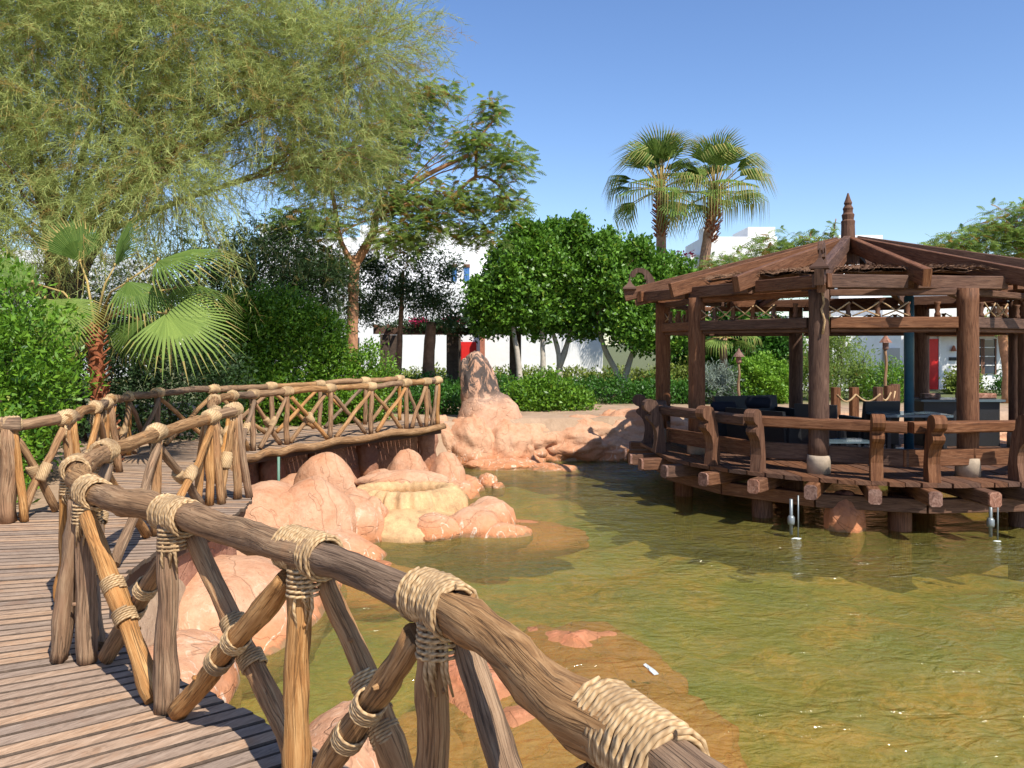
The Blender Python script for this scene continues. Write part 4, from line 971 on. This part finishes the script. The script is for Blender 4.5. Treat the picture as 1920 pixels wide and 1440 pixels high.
def sprays(name, lobes, n_twig, K, L, nl, nw, mat, parent, droop=.8, shell=.5, zmin=None, yellow=.06, side=.7, rng=RNG, outw=.8, upw=.1):
    """feathery sprays: curved twigs carrying thin needles"""
    C, D, _ = lobe_points(lobes, n_twig, shell, rng, zmin); n = len(C); d = unit(D * outw + rng.normal(size=(n, 3)) * .45 + np.array([0, 0, upw])); Ls = L * (.5 + rng.random(n))
    s = (np.arange(K) + .5) / K; S = np.tile(s, n); i = np.repeat(np.arange(n), K)
    dz = np.array([0, 0, -1.0]); P = C[i] + d[i] * (S * Ls[i])[:, None] + dz * (droop * S ** 2 * Ls[i])[:, None]; T = unit(d[i] + dz * (2 * droop * S)[:, None])
    nd = unit(T + rng.normal(size=(n * K, 3)) * side); w = unit(np.cross(nd, rng.normal(size=(n * K, 3)))); l = nl * (.6 + .8 * rng.random(n * K))
    v = np.stack([P - w * nw * .5, P + w * nw * .5, P + nd * l[:, None]], 1).reshape(-1, 3)
    ct = rng.random(n)[i]; t0 = np.clip(.5 * ct + .5 * rng.random(n * K), 0, 1); yl = (rng.random(n) < yellow)[i] * .95
    # the twigs themselves as slim strips (drawn as two triangles per step)
    m = 6; ss = np.linspace(0, 1, m + 1); tv = []
    q = C[:, None] + d[:, None] * (ss[None, :, None] * Ls[:, None, None]) + dz * (droop * ss ** 2)[None, :, None] * Ls[:, None, None]
    ww = unit(np.cross(d, np.array([0, 0.3, 1.0])))[:, None] * nw * .5
    a = q[:, :-1] - ww; b = q[:, :-1] + ww; c = q[:, 1:]
    tv = np.stack([a, b, c], 2).reshape(-1, 3); tt = np.stack([np.full(len(tv) // 3, .9), np.full(len(tv) // 3, .95), np.zeros(len(tv) // 3)], 1)
    me = fast_mesh(name, np.concatenate([v, tv]), 3, np.concatenate([np.stack([t0, yl, ct], 1), tt]).astype(np.float32))
    me.transform(Matrix.Translation(-root_off(parent))); return put(name, me, M[mat], parent)
def trunk(parent, pts, r0, r1, mat, name='trunk', sides=10, rough=.25):
    P = catmull(pts, .25); n = len(P); R = [r0 + (r1 - r0) * i / (n - 1) for i in range(n)]
    return obj(name, G().tube(P, R, sides, pts[0][0], rough), M[mat], parent, True)
def branches(parent, start, lobes, r, mat, per=5, name='branch', rng=random):
    """limbs from start into each lobe, forking"""
    g = G(); S = Vector(start)
    for L in lobes:
        c = Vector(L[:3]); mid = S.lerp(c, .5) + Vector((rng.uniform(-.3, .3), rng.uniform(-.3, .3), rng.uniform(0, .5)))
        P = catmull([S, mid, c], .4); n = len(P); g.tube(P, [r * (1 - .75 * i / (n - 1)) for i in range(n)], 7, L[0], .2)
        for k in range(per):
            a = P[rng.randint(n // 3, n - 1)]; d = Vector((rng.gauss(0, 1), rng.gauss(0, 1), rng.gauss(.3, .7))).normalized()
            e = c + Vector((d.x * L[3], d.y * L[4], d.z * L[5])) * .85; m = a.lerp(e, .5) + Vector((rng.uniform(-.2, .2), rng.uniform(-.2, .2), .15))
            Q = catmull([a, m, e], .4); nq = len(Q); g.tube(Q, [r * .32 * (1 - .8 * i / (nq - 1)) for i in range(nq)], 5)
    return obj(name, g, M[mat], parent, True)

# 1 big feathery tree at the left
T = thing('feathery_tree', 'huge grey green feathery tree filling the upper left', 'tree', (-8.4, 15.2, -.08))
trunk(T, [(-8.4, 15.2, -.1), (-8.5, 15.2, 1.5), (-8.7, 15.3, 3.2), (-8.9, 15.3, 5)], .30, .16, 'bark_dark'); trunk(T, [(-8.5, 15.2, 2.4), (-9.6, 15.0, 3.2), (-10.8, 15, 4.6)], .14, .07, 'bark_dark', 'limb'); trunk(T, [(-8.5, 15.2, 2.2), (-7.9, 15.2, 3.6), (-6.5, 15.6, 5.6)], .15, .06, 'bark_dark', 'limb')
lob = [(-8.6, 14.5, 7.2, 2.6, 2.2, 1.7), (-6.0, 14.6, 7.3, 2.5, 2.0, 1.5), (-3.9, 15.2, 7.0, 1.6, 1.6, 1.4), (-10.2, 14.0, 5.2, 1.8, 1.8, 1.5), (-7.3, 14.2, 5.3, 1.9, 1.6, 1.2),
       (-4.9, 14.8, 5.9, 1.6, 1.5, .9), (-8.2, 13.4, 4.2, 1.1, 1.0, .9), (-6.0, 13.8, 4.7, 1.2, 1.1, .8), (-3.3, 15.6, 5.4, 1.0, 1.0, .9), (-3.0, 15.8, 7.6, 1.5, 1.3, 1.2), (-7.0, 14.5, 8.4, 3.4, 1.8, 1.2), (-10.6, 14.5, 8.2, 2, 2, 1.6)]
branches(T, (-8.7, 15.2, 3.4), lob, .07, 'bark', 9)
sprays('crown', lob, 9500, 36, .80, .17, .0105, 'leaf_tam', T, droop=.35, shell=.75, yellow=.10, upw=.25, outw=.9)
sprays('hanging_sprays', [(-9.0, 12.6, 4.3, .6, .5, .9), (-7.0, 12.9, 3.6, .8, .5, .6), (-9.3, 12.6, 6.2, .6, .5, .8), (-5.6, 13.2, 4.2, .7, .5, .5), (-8.1, 12.6, 3.3, .35, .4, .5), (-10.0, 13.0, 3.2, .5, .5, .4)], 420, 46, 1.0, .20, .011, 'leaf_tam', T, droop=1.1, shell=.8, yellow=.05)
# 2 spreading tree with tan limbs
T = thing('fern_leaved_tree', 'spreading fern leaved tree with tan forked trunk and sparse layered crown', 'tree', (-4.5, 22, -.08))
trunk(T, [(-4.45, 22, -.1), (-4.4, 22, 1.8), (-4.35, 22, 3.6), (-4.25, 22, 4.1)], .17, .14, 'bark_orange')
trunk(T, [(-4.3, 22, 3.9), (-3.8, 22, 4.8), (-3.7, 22, 5.3), (-2.6, 22, 6.2), (-1.2, 22, 6.9)], .13, .05, 'bark_orange', 'limb'); trunk(T, [(-4.35, 22, 3.9), (-4.7, 22, 4.5), (-4.9, 22, 5.6), (-5.2, 22, 7)], .08, .04, 'bark_orange', 'limb')
trunk(T, [(-3.2, 22, 5.6), (-1.9, 22, 5.6), (-1.0, 22, 6.3), (-.4, 22, 6.1), (.1, 22, 5.4)], .06, .03, 'bark_orange', 'limb'); trunk(T, [(-1.0, 22, 6.3), (-.9, 22, 7.3), (-.2, 22, 8.2)], .05, .02, 'bark_orange', 'limb')
lob2 = [(-5.2, 22, 6.4, 1.6, 1.5, 1.0), (-3.0, 22, 7.8, 1.2, 1.2, .9), (-2.3, 22, 8.6, 1.1, .8, .45), (-1.1, 22, 7.2, .9, .9, .7), (-.6, 22, 8.1, .5, .5, .5), (-.1, 22, 6.7, .75, .9, .75), (-.2, 22, 5.5, .75, .9, .6), (-1.6, 22, 5.6, 1.3, 1.1, .7), (-3.2, 22, 5.6, 1.2, 1.0, .8), (-3.6, 22, 6.8, 1.3, 1.2, .9), (-.9, 22, 4.7, .8, .8, .4), (-5.4, 21.5, 4.9, 1.2, 1.1, .6), (-3.1, 21.6, 4.5, .8, .8, .6), (-5.2, 21.8, 3.9, .6, .7, .6), (-2.2, 21.8, 4.9, .9, .8, .5)]
branches(T, (-3.7, 22, 5.2), lob2[1:], .03, 'bark_orange', 6)
def fern(name, lobes, n, parent, mat, L=.30, rng=RNG):
    """horizontal feather leaves: flat rows of leaflets"""
    C, D, _ = lobe_points(lobes, n, .85, rng); h = unit(np.stack([rng.normal(size=n) + D[:, 0], rng.normal(size=n) + D[:, 1], rng.normal(size=n) * .45 + .1], 1)); K = 14
    s = np.tile((np.arange(K) + .5) / K, n); i = np.repeat(np.arange(n), K); sd = unit(np.cross(h, unit(np.array([0, 0, 1.0]) + rng.normal(size=(n, 3)) * .5))); sg = np.where(np.arange(n * K) % 2, 1, -1)[:, None]
    P = C[i] + h[i] * (s * L)[:, None] + np.array([0, 0, -1.0]) * (.35 * L * s ** 2)[:, None]; e = P + sd[i] * sg * (.085 * np.sin(np.pi * (s * .85 + .12)))[:, None] * (L / .3) + np.array([0, 0, -.02]); w = h[i] * .024
    v = np.stack([P - w, P + w, e], 1).reshape(-1, 3); ct = rng.random(n)[i]
    me = fast_mesh(name, v, 3, np.stack([.5 * ct + .5 * rng.random(n * K), (rng.random(n) < .13)[i] * .96, ct], 1).astype(np.float32)); me.transform(Matrix.Translation(-root_off(parent))); return put(name, me, M[mat], parent)
fern('crown', lob2, 7000, T, 'leaf_acacia', .32)
# 3 dark understorey tree in front of house and behind the left hedge
T = thing('conifer', 'dark green drooping tree left of the pergola, in front of the white house', 'tree', (-3.5, 25, -.08))
trunk(T, [(-3.6, 25, -.1), (-3.5, 25, 2), (-3.4, 25, 4)], .12, .05, 'bark'); trunk(T, [(-2.6, 25.4, -.1), (-2.65, 25.4, 1.2), (-2.55, 25.4, 2.4)], .22, .16, 'bark', 'second_stem')
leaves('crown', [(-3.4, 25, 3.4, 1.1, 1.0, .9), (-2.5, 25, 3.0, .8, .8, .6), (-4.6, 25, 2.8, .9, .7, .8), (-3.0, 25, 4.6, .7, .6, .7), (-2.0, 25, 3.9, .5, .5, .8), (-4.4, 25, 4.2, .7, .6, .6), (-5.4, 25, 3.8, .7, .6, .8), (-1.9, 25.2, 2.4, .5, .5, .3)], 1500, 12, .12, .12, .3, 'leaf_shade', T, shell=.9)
T = thing('shade_tree', 'dense dark shrubby tree behind the hedge below the feathery crown', 'tree', (-7.0, 21, -.08))
trunk(T, [(-7, 21, -.1), (-7, 21, 2.5), (-6.8, 21, 4)], .14, .07, 'bark_dark')
lb = [(-6.2, 21, 4.3, 1.3, 1.2, .9), (-4.9, 21.3, 3.4, .9, 1.0, .8), (-7.4, 21, 3.6, 1.8, 1.3, 1.3), (-5.6, 21, 3.2, 1.0, 1.2, 1.0), (-9.2, 21, 2.8, 1.6, 1.2, 1.6), (-6.0, 21, 2.0, 1.5, 1.2, 1.0), (-11.5, 21, 2.4, 1.6, 1.2, 1.8), (-14, 21, 2.2, 1.8, 1.2, 1.8)]
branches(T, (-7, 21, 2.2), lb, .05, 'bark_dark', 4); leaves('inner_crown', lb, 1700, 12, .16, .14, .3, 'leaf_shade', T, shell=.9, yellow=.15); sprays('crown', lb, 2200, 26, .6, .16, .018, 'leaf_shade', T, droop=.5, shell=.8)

# 4 round glossy trees with pale trunks
def round_tree(label, base, stems, lobes, n, seed):
    T = thing('round_tree', label, 'tree', (base[0], base[1], -.08), 'round glossy trees before the white house')
    rr = random.Random(seed); lobes = list(lobes)
    for L in list(lobes):                      # leggy new shoots that break the outline
        for q in range(6):
            a = rr.uniform(0, 6.28); u = rr.uniform(.0, .85)
            lobes.append((L[0] + math.cos(a) * L[3] * u, L[1] + math.sin(a) * L[4] * u, L[2] + L[5] * math.sqrt(1 - u * u) * rr.uniform(.9, 1.12), rr.uniform(.12, .26), rr.uniform(.12, .26), rr.uniform(.25, .5)))
    for k, s in enumerate(stems): trunk(T, s, .11, .07, 'white_trunk', 'trunk')
    branches(T, stems[0][-1], lobes, .06, 'bark', 4)
    leaves('crown', lobes, n, 14, .11, .15, .55, 'leaf_ficus', T, shell=.55, yellow=.16)
M['white_trunk'] = plain('limewashed_bark', (.46, .40, .33), .9, nscale=7, var=.25, bump=.6, bd=.02)
round_tree('broad glossy green tree with forked pale trunk nearest the pavilion', (3.6, 27), [[(3.75, 27, -.1), (3.55, 27, .7), (3.1, 27, 1.6), (2.9, 27, 2.6)], [(3.75, 27, -.1), (3.85, 27, .7), (4.1, 27, 1.5), (4.3, 27, 2.4)]],
           [(3.4, 27, 3.5, 1.3, 1.3, 1.2), (4.6, 27, 3.0, 1.1, 1.2, 1.1), (4.3, 26.4, 2.2, 1.2, .9, .8), (5.3, 27, 2.6, .8, 1, 1.3), (3.1, 27, 4.6, .8, .8, .6), (5.5, 27.3, 3.8, .8, .8, .6), (4.3, 27.2, 4.4, .8, .8, .5)], 3600, 1)
round_tree('tallest round glossy tree in the middle of the row', (1.9, 27.5), [[(1.6, 27.5, -.1), (1.65, 27.5, .8), (1.55, 27.5, 1.6), (1.3, 27.5, 2.4)], [(1.62, 27.5, .9), (1.8, 27.5, 1.4), (2.1, 27.5, 2.4)]],
           [(1.7, 27.5, 4.0, 1.3, 1.3, 1.2), (2.4, 27.5, 3.0, 1.1, 1.2, 1.1), (1.0, 27.3, 2.9, 1.1, 1.1, 1.0), (2.2, 27.2, 5.0, .7, .7, .6), (1.4, 27.5, 5.1, .6, .6, .5)], 3300, 2)
round_tree('glossy dark green tree at the left of the row beside the pergola', (.1, 26.5), [[(1.0, 27.0, -.1), (1.05, 27, 1), (1.0, 27, 2.4)], [(.3, 26.5, -.1), (.2, 26.5, 1.2), (0, 26.5, 2.4)]],
           [(.1, 26.5, 3.4, 1.2, 1.2, 1.2), (-.6, 26.5, 2.8, .9, 1.0, .8), (.4, 26.5, 4.6, .9, .9, .7), (1.0, 26.5, 4.4, .8, .8, .8)], 2500, 3)

# 5 hedges and bushes
def bush(label, lobes, n, per, size, mat='leaf_hedge', cat='bush', name='bush', spread=.10, aspect=.5, shell=.5, stems=True, group=None, zmin=-.1, yellow=.1):
    c = lobes[0]; T = thing(name, label, cat, (c[0], c[1], -.08), group)
    if stems:
        g = G()
        for L in lobes:
            for k in range(4):
                a = Vector((L[0] + random.uniform(-.15, .15), L[1] + random.uniform(-.1, .1), -.15)); b = Vector((L[0] + random.uniform(-.7, .7) * L[3], L[1] + random.uniform(-.5, .5) * L[4], L[2] + random.uniform(0, .6) * L[5]))
                g.tube([a, a.lerp(b, .5) + Vector((random.uniform(-.1, .1), 0, .1)), b], [.03, .02, .008], 5)
        obj('stem', g, M['bark_dark'], T, True)
    leaves('foliage', lobes, n, per, spread, size, aspect, mat, T, shell=shell, zmin=zmin, yellow=yellow); return T
bush('tall bright green bush behind the railing at the left edge', [(-6.6, 9.9, 1.3, 1.2, .9, 1.35), (-8.0, 9.3, 1.2, 1.3, .9, 1.4), (-6.7, 10.6, .9, .7, .8, 1.2), (-7.2, 9.6, 2.0, .7, .7, .75), (-6.1, 9.4, .4, .45, .5, .6), (-6.9, 8.6, .5, 1.6, .6, .9)], 5200, 12, .085, 'leaf_bright', spread=.07, aspect=.38, shell=.55, yellow=.05)
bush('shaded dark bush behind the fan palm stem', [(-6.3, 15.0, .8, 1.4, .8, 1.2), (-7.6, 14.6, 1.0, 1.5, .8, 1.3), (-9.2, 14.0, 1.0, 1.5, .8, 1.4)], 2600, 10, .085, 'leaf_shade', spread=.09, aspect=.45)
bush('bright green hedge bush behind the far railing', [(-4.9, 18.2, 1.2, 1.2, .8, 1.4), (-6.2, 18.0, 1.4, 1.1, .8, 1.4), (-5.3, 18.0, 2.3, .7, .6, .7), (-4.4, 18.4, 1.9, .6, .6, .7), (-3.6, 18.6, .7, .9, .7, 1.0), (-5.4, 17.6, .4, 1.4, .6, .9), (-5.9, 18, 2.3, .7, .6, .6), (-4.2, 18.0, .2, 1.4, .5, .7)], 7500, 11, .085, 'leaf_bright', spread=.08, aspect=.42)
bush('small green shrub between the far railing end and the pillar rock', [(-1.75, 20.4, .15, .55, .4, .55), (-2.4, 20.6, .1, .6, .4, .5)], 520, 11, .085, 'leaf_hedge')
bush('leafy green shrub right of the pillar rock', [(.85, 21.6, .15, .75, .5, .75), (1.6, 21.8, .05, .6, .5, .55), (.3, 21.4, .1, .5, .4, .6)], 1100, 11, .10, 'leaf_bright')
bush('low dark clipped hedge along the bank under the round trees', [(2.8, 24.2, .15, 1.4, .7, .55), (4.6, 24.2, .15, 1.4, .7, .5), (1.2, 24.4, .15, 1.2, .7, .5), (6.4, 24.0, .1, 1.3, .7, .45), (-.6, 24.6, .2, 1.2, .7, .5), (-2.6, 24.6, .25, 1.2, .7, .5), (-4.6, 24.8, .2, 1.2, .7, .5)], 3600, 10, .09, 'leaf_hedge', 'hedge', 'hedge', zmin=-.3)
bush('pale green low hedge in sun against the white house', [(x, 33.5, .15, 1.4, .7, .55) for x in np.arange(-7, 8, 1.9)], 2200, 10, .13, 'leaf_yellow', 'hedge', 'hedge', yellow=.0, zmin=-.3)
bush('yellow green shrub under the forked pale trunk', [(5.0, 26.0, .35, .7, .5, .6), (5.8, 26.0, .5, .5, .5, .7)], 480, 10, .12, 'leaf_yellow')
bush('clipped round bright green bush seen through the pavilion', [(7.45, 24.2, .48, .86, .8, .80)], 2200, 12, .09, 'leaf_lime', spread=.06, shell=.25, yellow=0)
bush('silvery grey spiky shrub left of the round bush', [(6.15, 23.8, .35, .55, .5, .75)], 500, 12, .16, 'leaf_silver', aspect=.14, spread=.12, shell=.9)
bush('dark leafy tree mass behind the pavilion', [(8.2, 29, 1.9, 1.4, 1.0, 1.3), (6.6, 29.4, 1.8, 1.2, 1.0, 1.2), (9.8, 29, 1.2, .8, .8, 1.3)], 1900, 12, .15, 'leaf_hedge', 'tree', 'shade_tree', spread=.15)
bush('loose grey green shrub right of the round bush', [(9.8, 25.4, .8, 1.0, .8, 1.2), (11.0, 25.6, .7, .7, .6, 1.0), (10.3, 25.4, 1.8, .6, .5, .6)], 1100, 12, .11, 'leaf_acacia', aspect=.3, spread=.13, shell=.9)
bush('bright green shrub before the white house right of the lantern', [(11.6, 24.6, .3, .9, .6, .8)], 650, 12, .10, 'leaf_bright', aspect=.3)
bush('sunlit green clipped hedge left of the round bush', [(5.6, 27.5, .1, .9, .5, .55), (6.6, 27.4, .1, .9, .5, .55)], 700, 11, .10, 'leaf_bright', 'hedge', 'hedge', zmin=-.3)
bush('round green bush against the right hand house', [(16.0, 28.4, .15, .6, .5, .65)], 420, 11, .12, 'leaf_yellow', yellow=0)
bush('dark clipped hedge right of the pale tree trunk', [(17.4, 27.6, .1, .9, .5, .65), (18.8, 27.6, .1, .9, .5, .65), (20.2, 27.6, .1, 1, .5, .65)], 1100, 10, .10, 'leaf_hedge', 'hedge', 'hedge', zmin=-.3)
# bougainvillea on pergola
T = thing('bougainvillea', 'red bougainvillea sprawling on the dark pergola', 'creeper', (-2.2, 28.9, 2.2))
leaves('foliage', [(-3.0, 28.9, 2.35, 2.0, .7, .18), (-1.0, 28.8, 2.2, 1.4, .5, .22)], 300, 10, .10, .12, .5, 'leaf_shade', T, shell=.9); leaves('blossom', [(-1.9, 28.5, 2.55, .9, .3, .08), (-3.4, 28.5, 2.5, .4, .3, .08)], 60, 10, .06, .08, .8, 'flower', T, shell=.9)
T = thing('bougainvillea', 'small pink bougainvillea twig poking above the round trees', 'creeper', (7.5, 36, 5.4))
leaves('blossom', [(7.7, 36, 5.75, .5, .1, .06)], 7, 8, .08, .12, .7, 'flower', T, shell=.9); obj('stem', G().tube([(8.6, 36, 5.0), (8.1, 36, 5.4), (7.3, 36, 5.7)], .02, 5), M['twig'], T)
T = thing('bougainvillea', 'bougainvillea over the tiled canopy of the right hand house', 'creeper', (18, 31, 2.2))
leaves('foliage', [(18.6, 30.9, 2.5, 2.2, .4, .25), (20.6, 30.8, 1.9, .9, .4, .5)], 300, 10, .12, .12, .5, 'leaf_acacia', T, shell=.9); leaves('blossom', [(19.5, 30.6, 2.4, 2.0, .3, .3)], 30, 8, .06, .10, .8, 'flower', T, shell=.9)

# 6 airy trees at right
def airy(label, base, lobes, n, tr, mat='leaf_acacia'):
    T = thing('airy_tree', label, 'tree', (base[0], base[1], -.08)); trunk(T, [(base[0], base[1], -.1), (base[0] + .1, base[1], tr * .5), (base[0], base[1], tr)], .16, .08, 'bark_orange')
    branches(T, (base[0], base[1], tr * .9), lobes, .05, 'bark_orange', 6); fern('crown', lobes, n, T, mat, .42)
airy('airy olive green tree rising behind the pavilion roof', (9.6, 29.5), [(8.2, 29.5, 4.6, 1.3, 1.2, .6), (9.8, 29.5, 5.2, 1.2, 1.1, .7), (11.0, 29.5, 4.6, 1.0, 1.0, .7), (7.6, 29.3, 3.8, 1.1, 1, .6), (9.6, 29.3, 4.0, 1.6, 1, .7), (10.9, 29.5, 5.5, .5, .6, .4)], 2100, 3.6)
airy('airy tree rising above the right end of the pavilion roof', (17.6, 27.8), [(15.6, 27.8, 5.1, 1.1, 1.1, .6), (17.0, 27.8, 5.6, 1.2, 1.1, .9), (18.2, 27.8, 5.2, 1.3, 1.2, 1.0), (16.4, 27.8, 4.3, 1.3, 1.1, .6), (14.9, 27.8, 4.9, .6, .7, .4), (17.9, 27.8, 6.3, .7, .8, .5)], 2600, 4.2)
T = thing('airy_tree', 'thin twig of a young tree beside the pavilion spire', 'tree', (11.9, 30, -.08)); trunk(T, [(11.9, 30, -.1), (11.9, 30, 3), (12.0, 30, 5.4), (12.15, 30, 6.4)], .08, .02, 'bark'); fern('crown', [(11.95, 30, 5.7, .22, .2, .7)], 90, T, 'leaf_acacia', .3)

# 7 fan palms
def fan(seg, span, L, droop, hang, w, rng, split=.5):
    """a fan leaf in local space: hub at origin, leaf plane along +x, normal +z. returns verts (quads)"""
    out = []
    for k in range(seg):
        a = (-.5 + (k + .5) / seg) * span; ca, sa = math.cos(a), math.sin(a); l = L * (.72 + .28 * math.cos(a * .9)) * rng.uniform(.93, 1.05); da = span / seg * .5
        for side in (-1, 1):
            a1 = a + side * da; pts = []
            r1 = l * split; r2 = l * (.5 + split * .5)
            def P(r, ang, z): return np.array([r * math.cos(ang), r * math.sin(ang), z])
            zc = lambda r: -droop * (r / L) ** 2 * L - (hang * max(0, r / L - .55) ** 1.4 * L * 1.6); lift = .012 * L * 4
            tip = P(l * (1 - .25 * hang), a, zc(l)); m = P(r1, a, zc(r1) + w * .35); h = P(0.02, a, 0)
            e1 = P(r1, a1, zc(r1)); m2 = P(r2, a, zc(r2) + w * .12); e2 = P(r2, a + side * w * .55 / r2, zc(r2))
            out += [h, e1, m, h] if False else []
            out.append([h, P(r1 * .05, a1, 0), e1, m]); out.append([m, e1, e2, m2]); out.append([m2, e2, tip, tip * .999 + m2 * .001])
    return np.array(out).reshape(-1, 3)
def palm_leaf(parent, base, hub, normal, L, seg, span, droop, hang, w, rng, mat='leaf_palm', pet=.018, tone=None, split=.5):
    base = Vector(base); hub = Vector(hub); x = (hub - base).normalized(); z = Vector(normal); z = (z - x * z.dot(x)).normalized(); y = z.cross(x)
    v = fan(seg, span, L, droop, hang, w, rng, split); Mx = np.array([list(x), list(y), list(z)]); V = v @ Mx + np.array(hub) - np.array(root_off(parent))
    # droop acts along world down as well for hanging tips
    nf = len(V) // 4; t = np.stack([np.full(nf, (rng.random() if tone is None else tone)) * .6 + .4 * np.random.default_rng(int(L * 1000)).random(nf), np.zeros(nf), np.zeros(nf)], 1)
    t[2::3, 1] = np.where(np.random.default_rng(seg).random(len(t[2::3])) < .35, .96, 0)
    fr = put('frond', fast_mesh('frond', V, 4, t.astype(np.float32)), M[mat], parent)
    P = [base, base.lerp(hub, .5) + Vector((0, 0, .04)), hub]; g = G().tube(P, [pet * 1.5, pet, pet * .7], 6)
    obj('petiole', g, M['twig'], fr, True); return fr
rng = random.Random(5)
FPm = thing('fan_palm', 'young fan palm with shaggy red brown stem beside the left railing', 'palm', (-5.95, 11.6, -.08))
pts = [(-5.80, 11.6, -.1), (-5.85, 11.6, .5), (-6.0, 11.6, 1.1), (-6.05, 11.6, 2.0)]
trunk(FPm, pts, .085, .10, 'boots'); g = G()
for k in range(90):
    z = -.05 + k * .0225; x = np.interp(z, [0, .5, 1.1, 2], [-5.80, -5.85, -6.0, -6.05]); a = k * 2.4; d = Vector((math.cos(a), math.sin(a), .9)).normalized(); p = Vector((x, 11.6, z)) + Vector((math.cos(a), math.sin(a), 0)) * .07
    g.beam(p, p + d * rng.uniform(.09, .17), .05, .018, up=(0, 0, 1), bev=.003)
obj('leaf_bases', g, M['boots'], FPm)
crown0 = (-6.05, 11.6, 1.95)
def W(px, py, D): return Vector(((px - 960) / 1500 * D, D, 1.7 - (py - 645) / 1500 * D))
for (hx, hy, D, tx, ty, L, nrm, dr, sp, tone) in [
        (312, 588, 11.0, 420, 640, 1.15, (.15, -.6, .8), .12, 3.3, 1.0), (85, 562, 10.9, 150, 620, .85, (.3, -.7, .7), .15, 2.2, 1.0), (297, 489, 11.4, 390, 450, 1.15, (.1, -.38, .9), .25, 2.7, .5),
        (216, 498, 11.7, 245, 400, .95, (-.8, -.6, .2), .05, 2.2, .2), (240, 528, 11.2, 330, 560, .85, (0, -.25, .95), .4, 2.6, .3), (60, 530, 11.6, -20, 480, .9, (.5, -.4, .8), .15, 2.4, .4),
        (150, 490, 12.0, 130, 400, .7, (.7, -.6, .2), .05, 2.2, .15), (330, 540, 12.0, 440, 520, .9, (.1, -.25, .95), .35, 2.8, .3), (260, 600, 11.9, 250, 700, .8, (0, -1, .1), .1, 2.8, .3), (120, 600, 11.8, 60, 680, .8, (0, -1, .1), .1, 2.8, .3)]:
    hub = W(hx, hy, D); tgt = W(tx, ty, D - .15); d = (tgt - hub).normalized(); basep = Vector(crown0)
    fr = palm_leaf(FPm, hub - d * .01, hub, nrm, L * 1.05, 34, sp, dr * 1.4, .25, .024, rng, tone=tone, split=.42)
    obj('leaf_stalk', G().tube([basep, basep.lerp(hub, .5) + Vector((0, 0, .18)), hub], [.022, .016, .010], 6), M['twig'], fr, True)
def tall_palm(label, base, topz, bend, R0, nfr, seed):
    rng = random.Random(seed); T = thing('tall_palm', label, 'palm', (base[0], base[1], -.08), 'pair of tall fan palms')
    x, y = base; top = (x + bend, y, topz)
    trunk(T, [(x, y, -.1), (x + bend * .1, y, topz * .35), (x + bend * .45, y, topz * .7), top], .26, .20, 'palmbark', rough=.12); g = G()
    for k in range(110):
        f = k / 110; z = topz - 1.9 + f * 2.1; a = k * 2.4; xx = x + bend * (1 - (topz - z) * .12); r = .20 + .12 * math.sin(math.pi * min(1, f * 1.1)); d = Vector((math.cos(a) * .8, math.sin(a) * .8, .7)); p = Vector((xx, y, z)) + Vector((math.cos(a), math.sin(a), 0)) * r * .7
        g.beam(p, p + d * rng.uniform(.14, .30), .09, .03, bev=.005)
    obj('leaf_bases', g, M['boots'], T)
    c = Vector((top[0], top[1], topz + .25))
    for k in range(nfr):
        el = R_(rng.uniform(-22, 80)) if k > 8 else R_(rng.uniform(50, 86)); az = k * 2.399 + rng.uniform(-.2, .2); d = Vector((math.cos(az) * math.cos(el), math.sin(az) * math.cos(el), math.sin(el)))
        hub = c + d * R0 * rng.uniform(.85, 1.1) - Vector((0, 0, .25 * math.cos(el))); side = Vector((-math.sin(az), math.cos(az), 0)); nrm = side.cross(d) * -1; nrm = -nrm if nrm.z < 0 else nrm
        palm_leaf(T, c, hub, nrm, R0 * rng.uniform(.95, 1.2), 20, 2.1, .18, 1.25 if el < 1.1 else .4, .05, rng, pet=.028, tone=.4 + .6 * rng.random(), split=.36)
tall_palm('left one of the two tall fan palms, with straight trunk', (6.55, 35.0), 8.2, -.05, 1.45, 34, 3)
tall_palm('right one of the two tall fan palms, with leaning orange trunk', (8.0, 34.5), 7.95, .75, 1.38, 34, 8)
T = thing('fan_palm', 'low fan palm with hanging fronds behind the pavilion', 'palm', (7.0, 26.5, -.08)); trunk(T, [(7.0, 26.5, -.1), (7.0, 26.5, 1.9)], .14, .12, 'palmbark')
for k in range(11):
    az = k * 2.4; el = rng.uniform(-.2, .9); d = Vector((math.cos(az) * math.cos(el), math.sin(az) * math.cos(el), math.sin(el))); c = Vector((7.0, 26.5, 1.9)); side = Vector((-math.sin(az), math.cos(az), 0)); nrm = side.cross(d); nrm = nrm if nrm.z > 0 else -nrm
    palm_leaf(T, c, c + d * .6, nrm, .8, 18, 2.6, .25, .8, .04, rng, tone=.9)

T = thing('pale_trunk_tree', 'tree with pale twin trunk in front of the right hand house', 'tree', (14.9, 24.2, -.08))
trunk(T, [(15.0, 24.2, -.1), (15.0, 24.2, .9), (14.85, 24.2, 1.8), (14.75, 24.2, 3.2)], .17, .10, 'bark_orange'); trunk(T, [(15.0, 24.2, .3), (15.15, 24.2, 1.2), (15.25, 24.2, 3.0)], .12, .08, 'bark_orange', 'second_stem')
fern('crown', [(14.9, 24.2, 3.6, 1.2, 1.0, .5), (15.8, 24.2, 2.2, .8, .7, .5)], 500, T, 'leaf_acacia', .36)
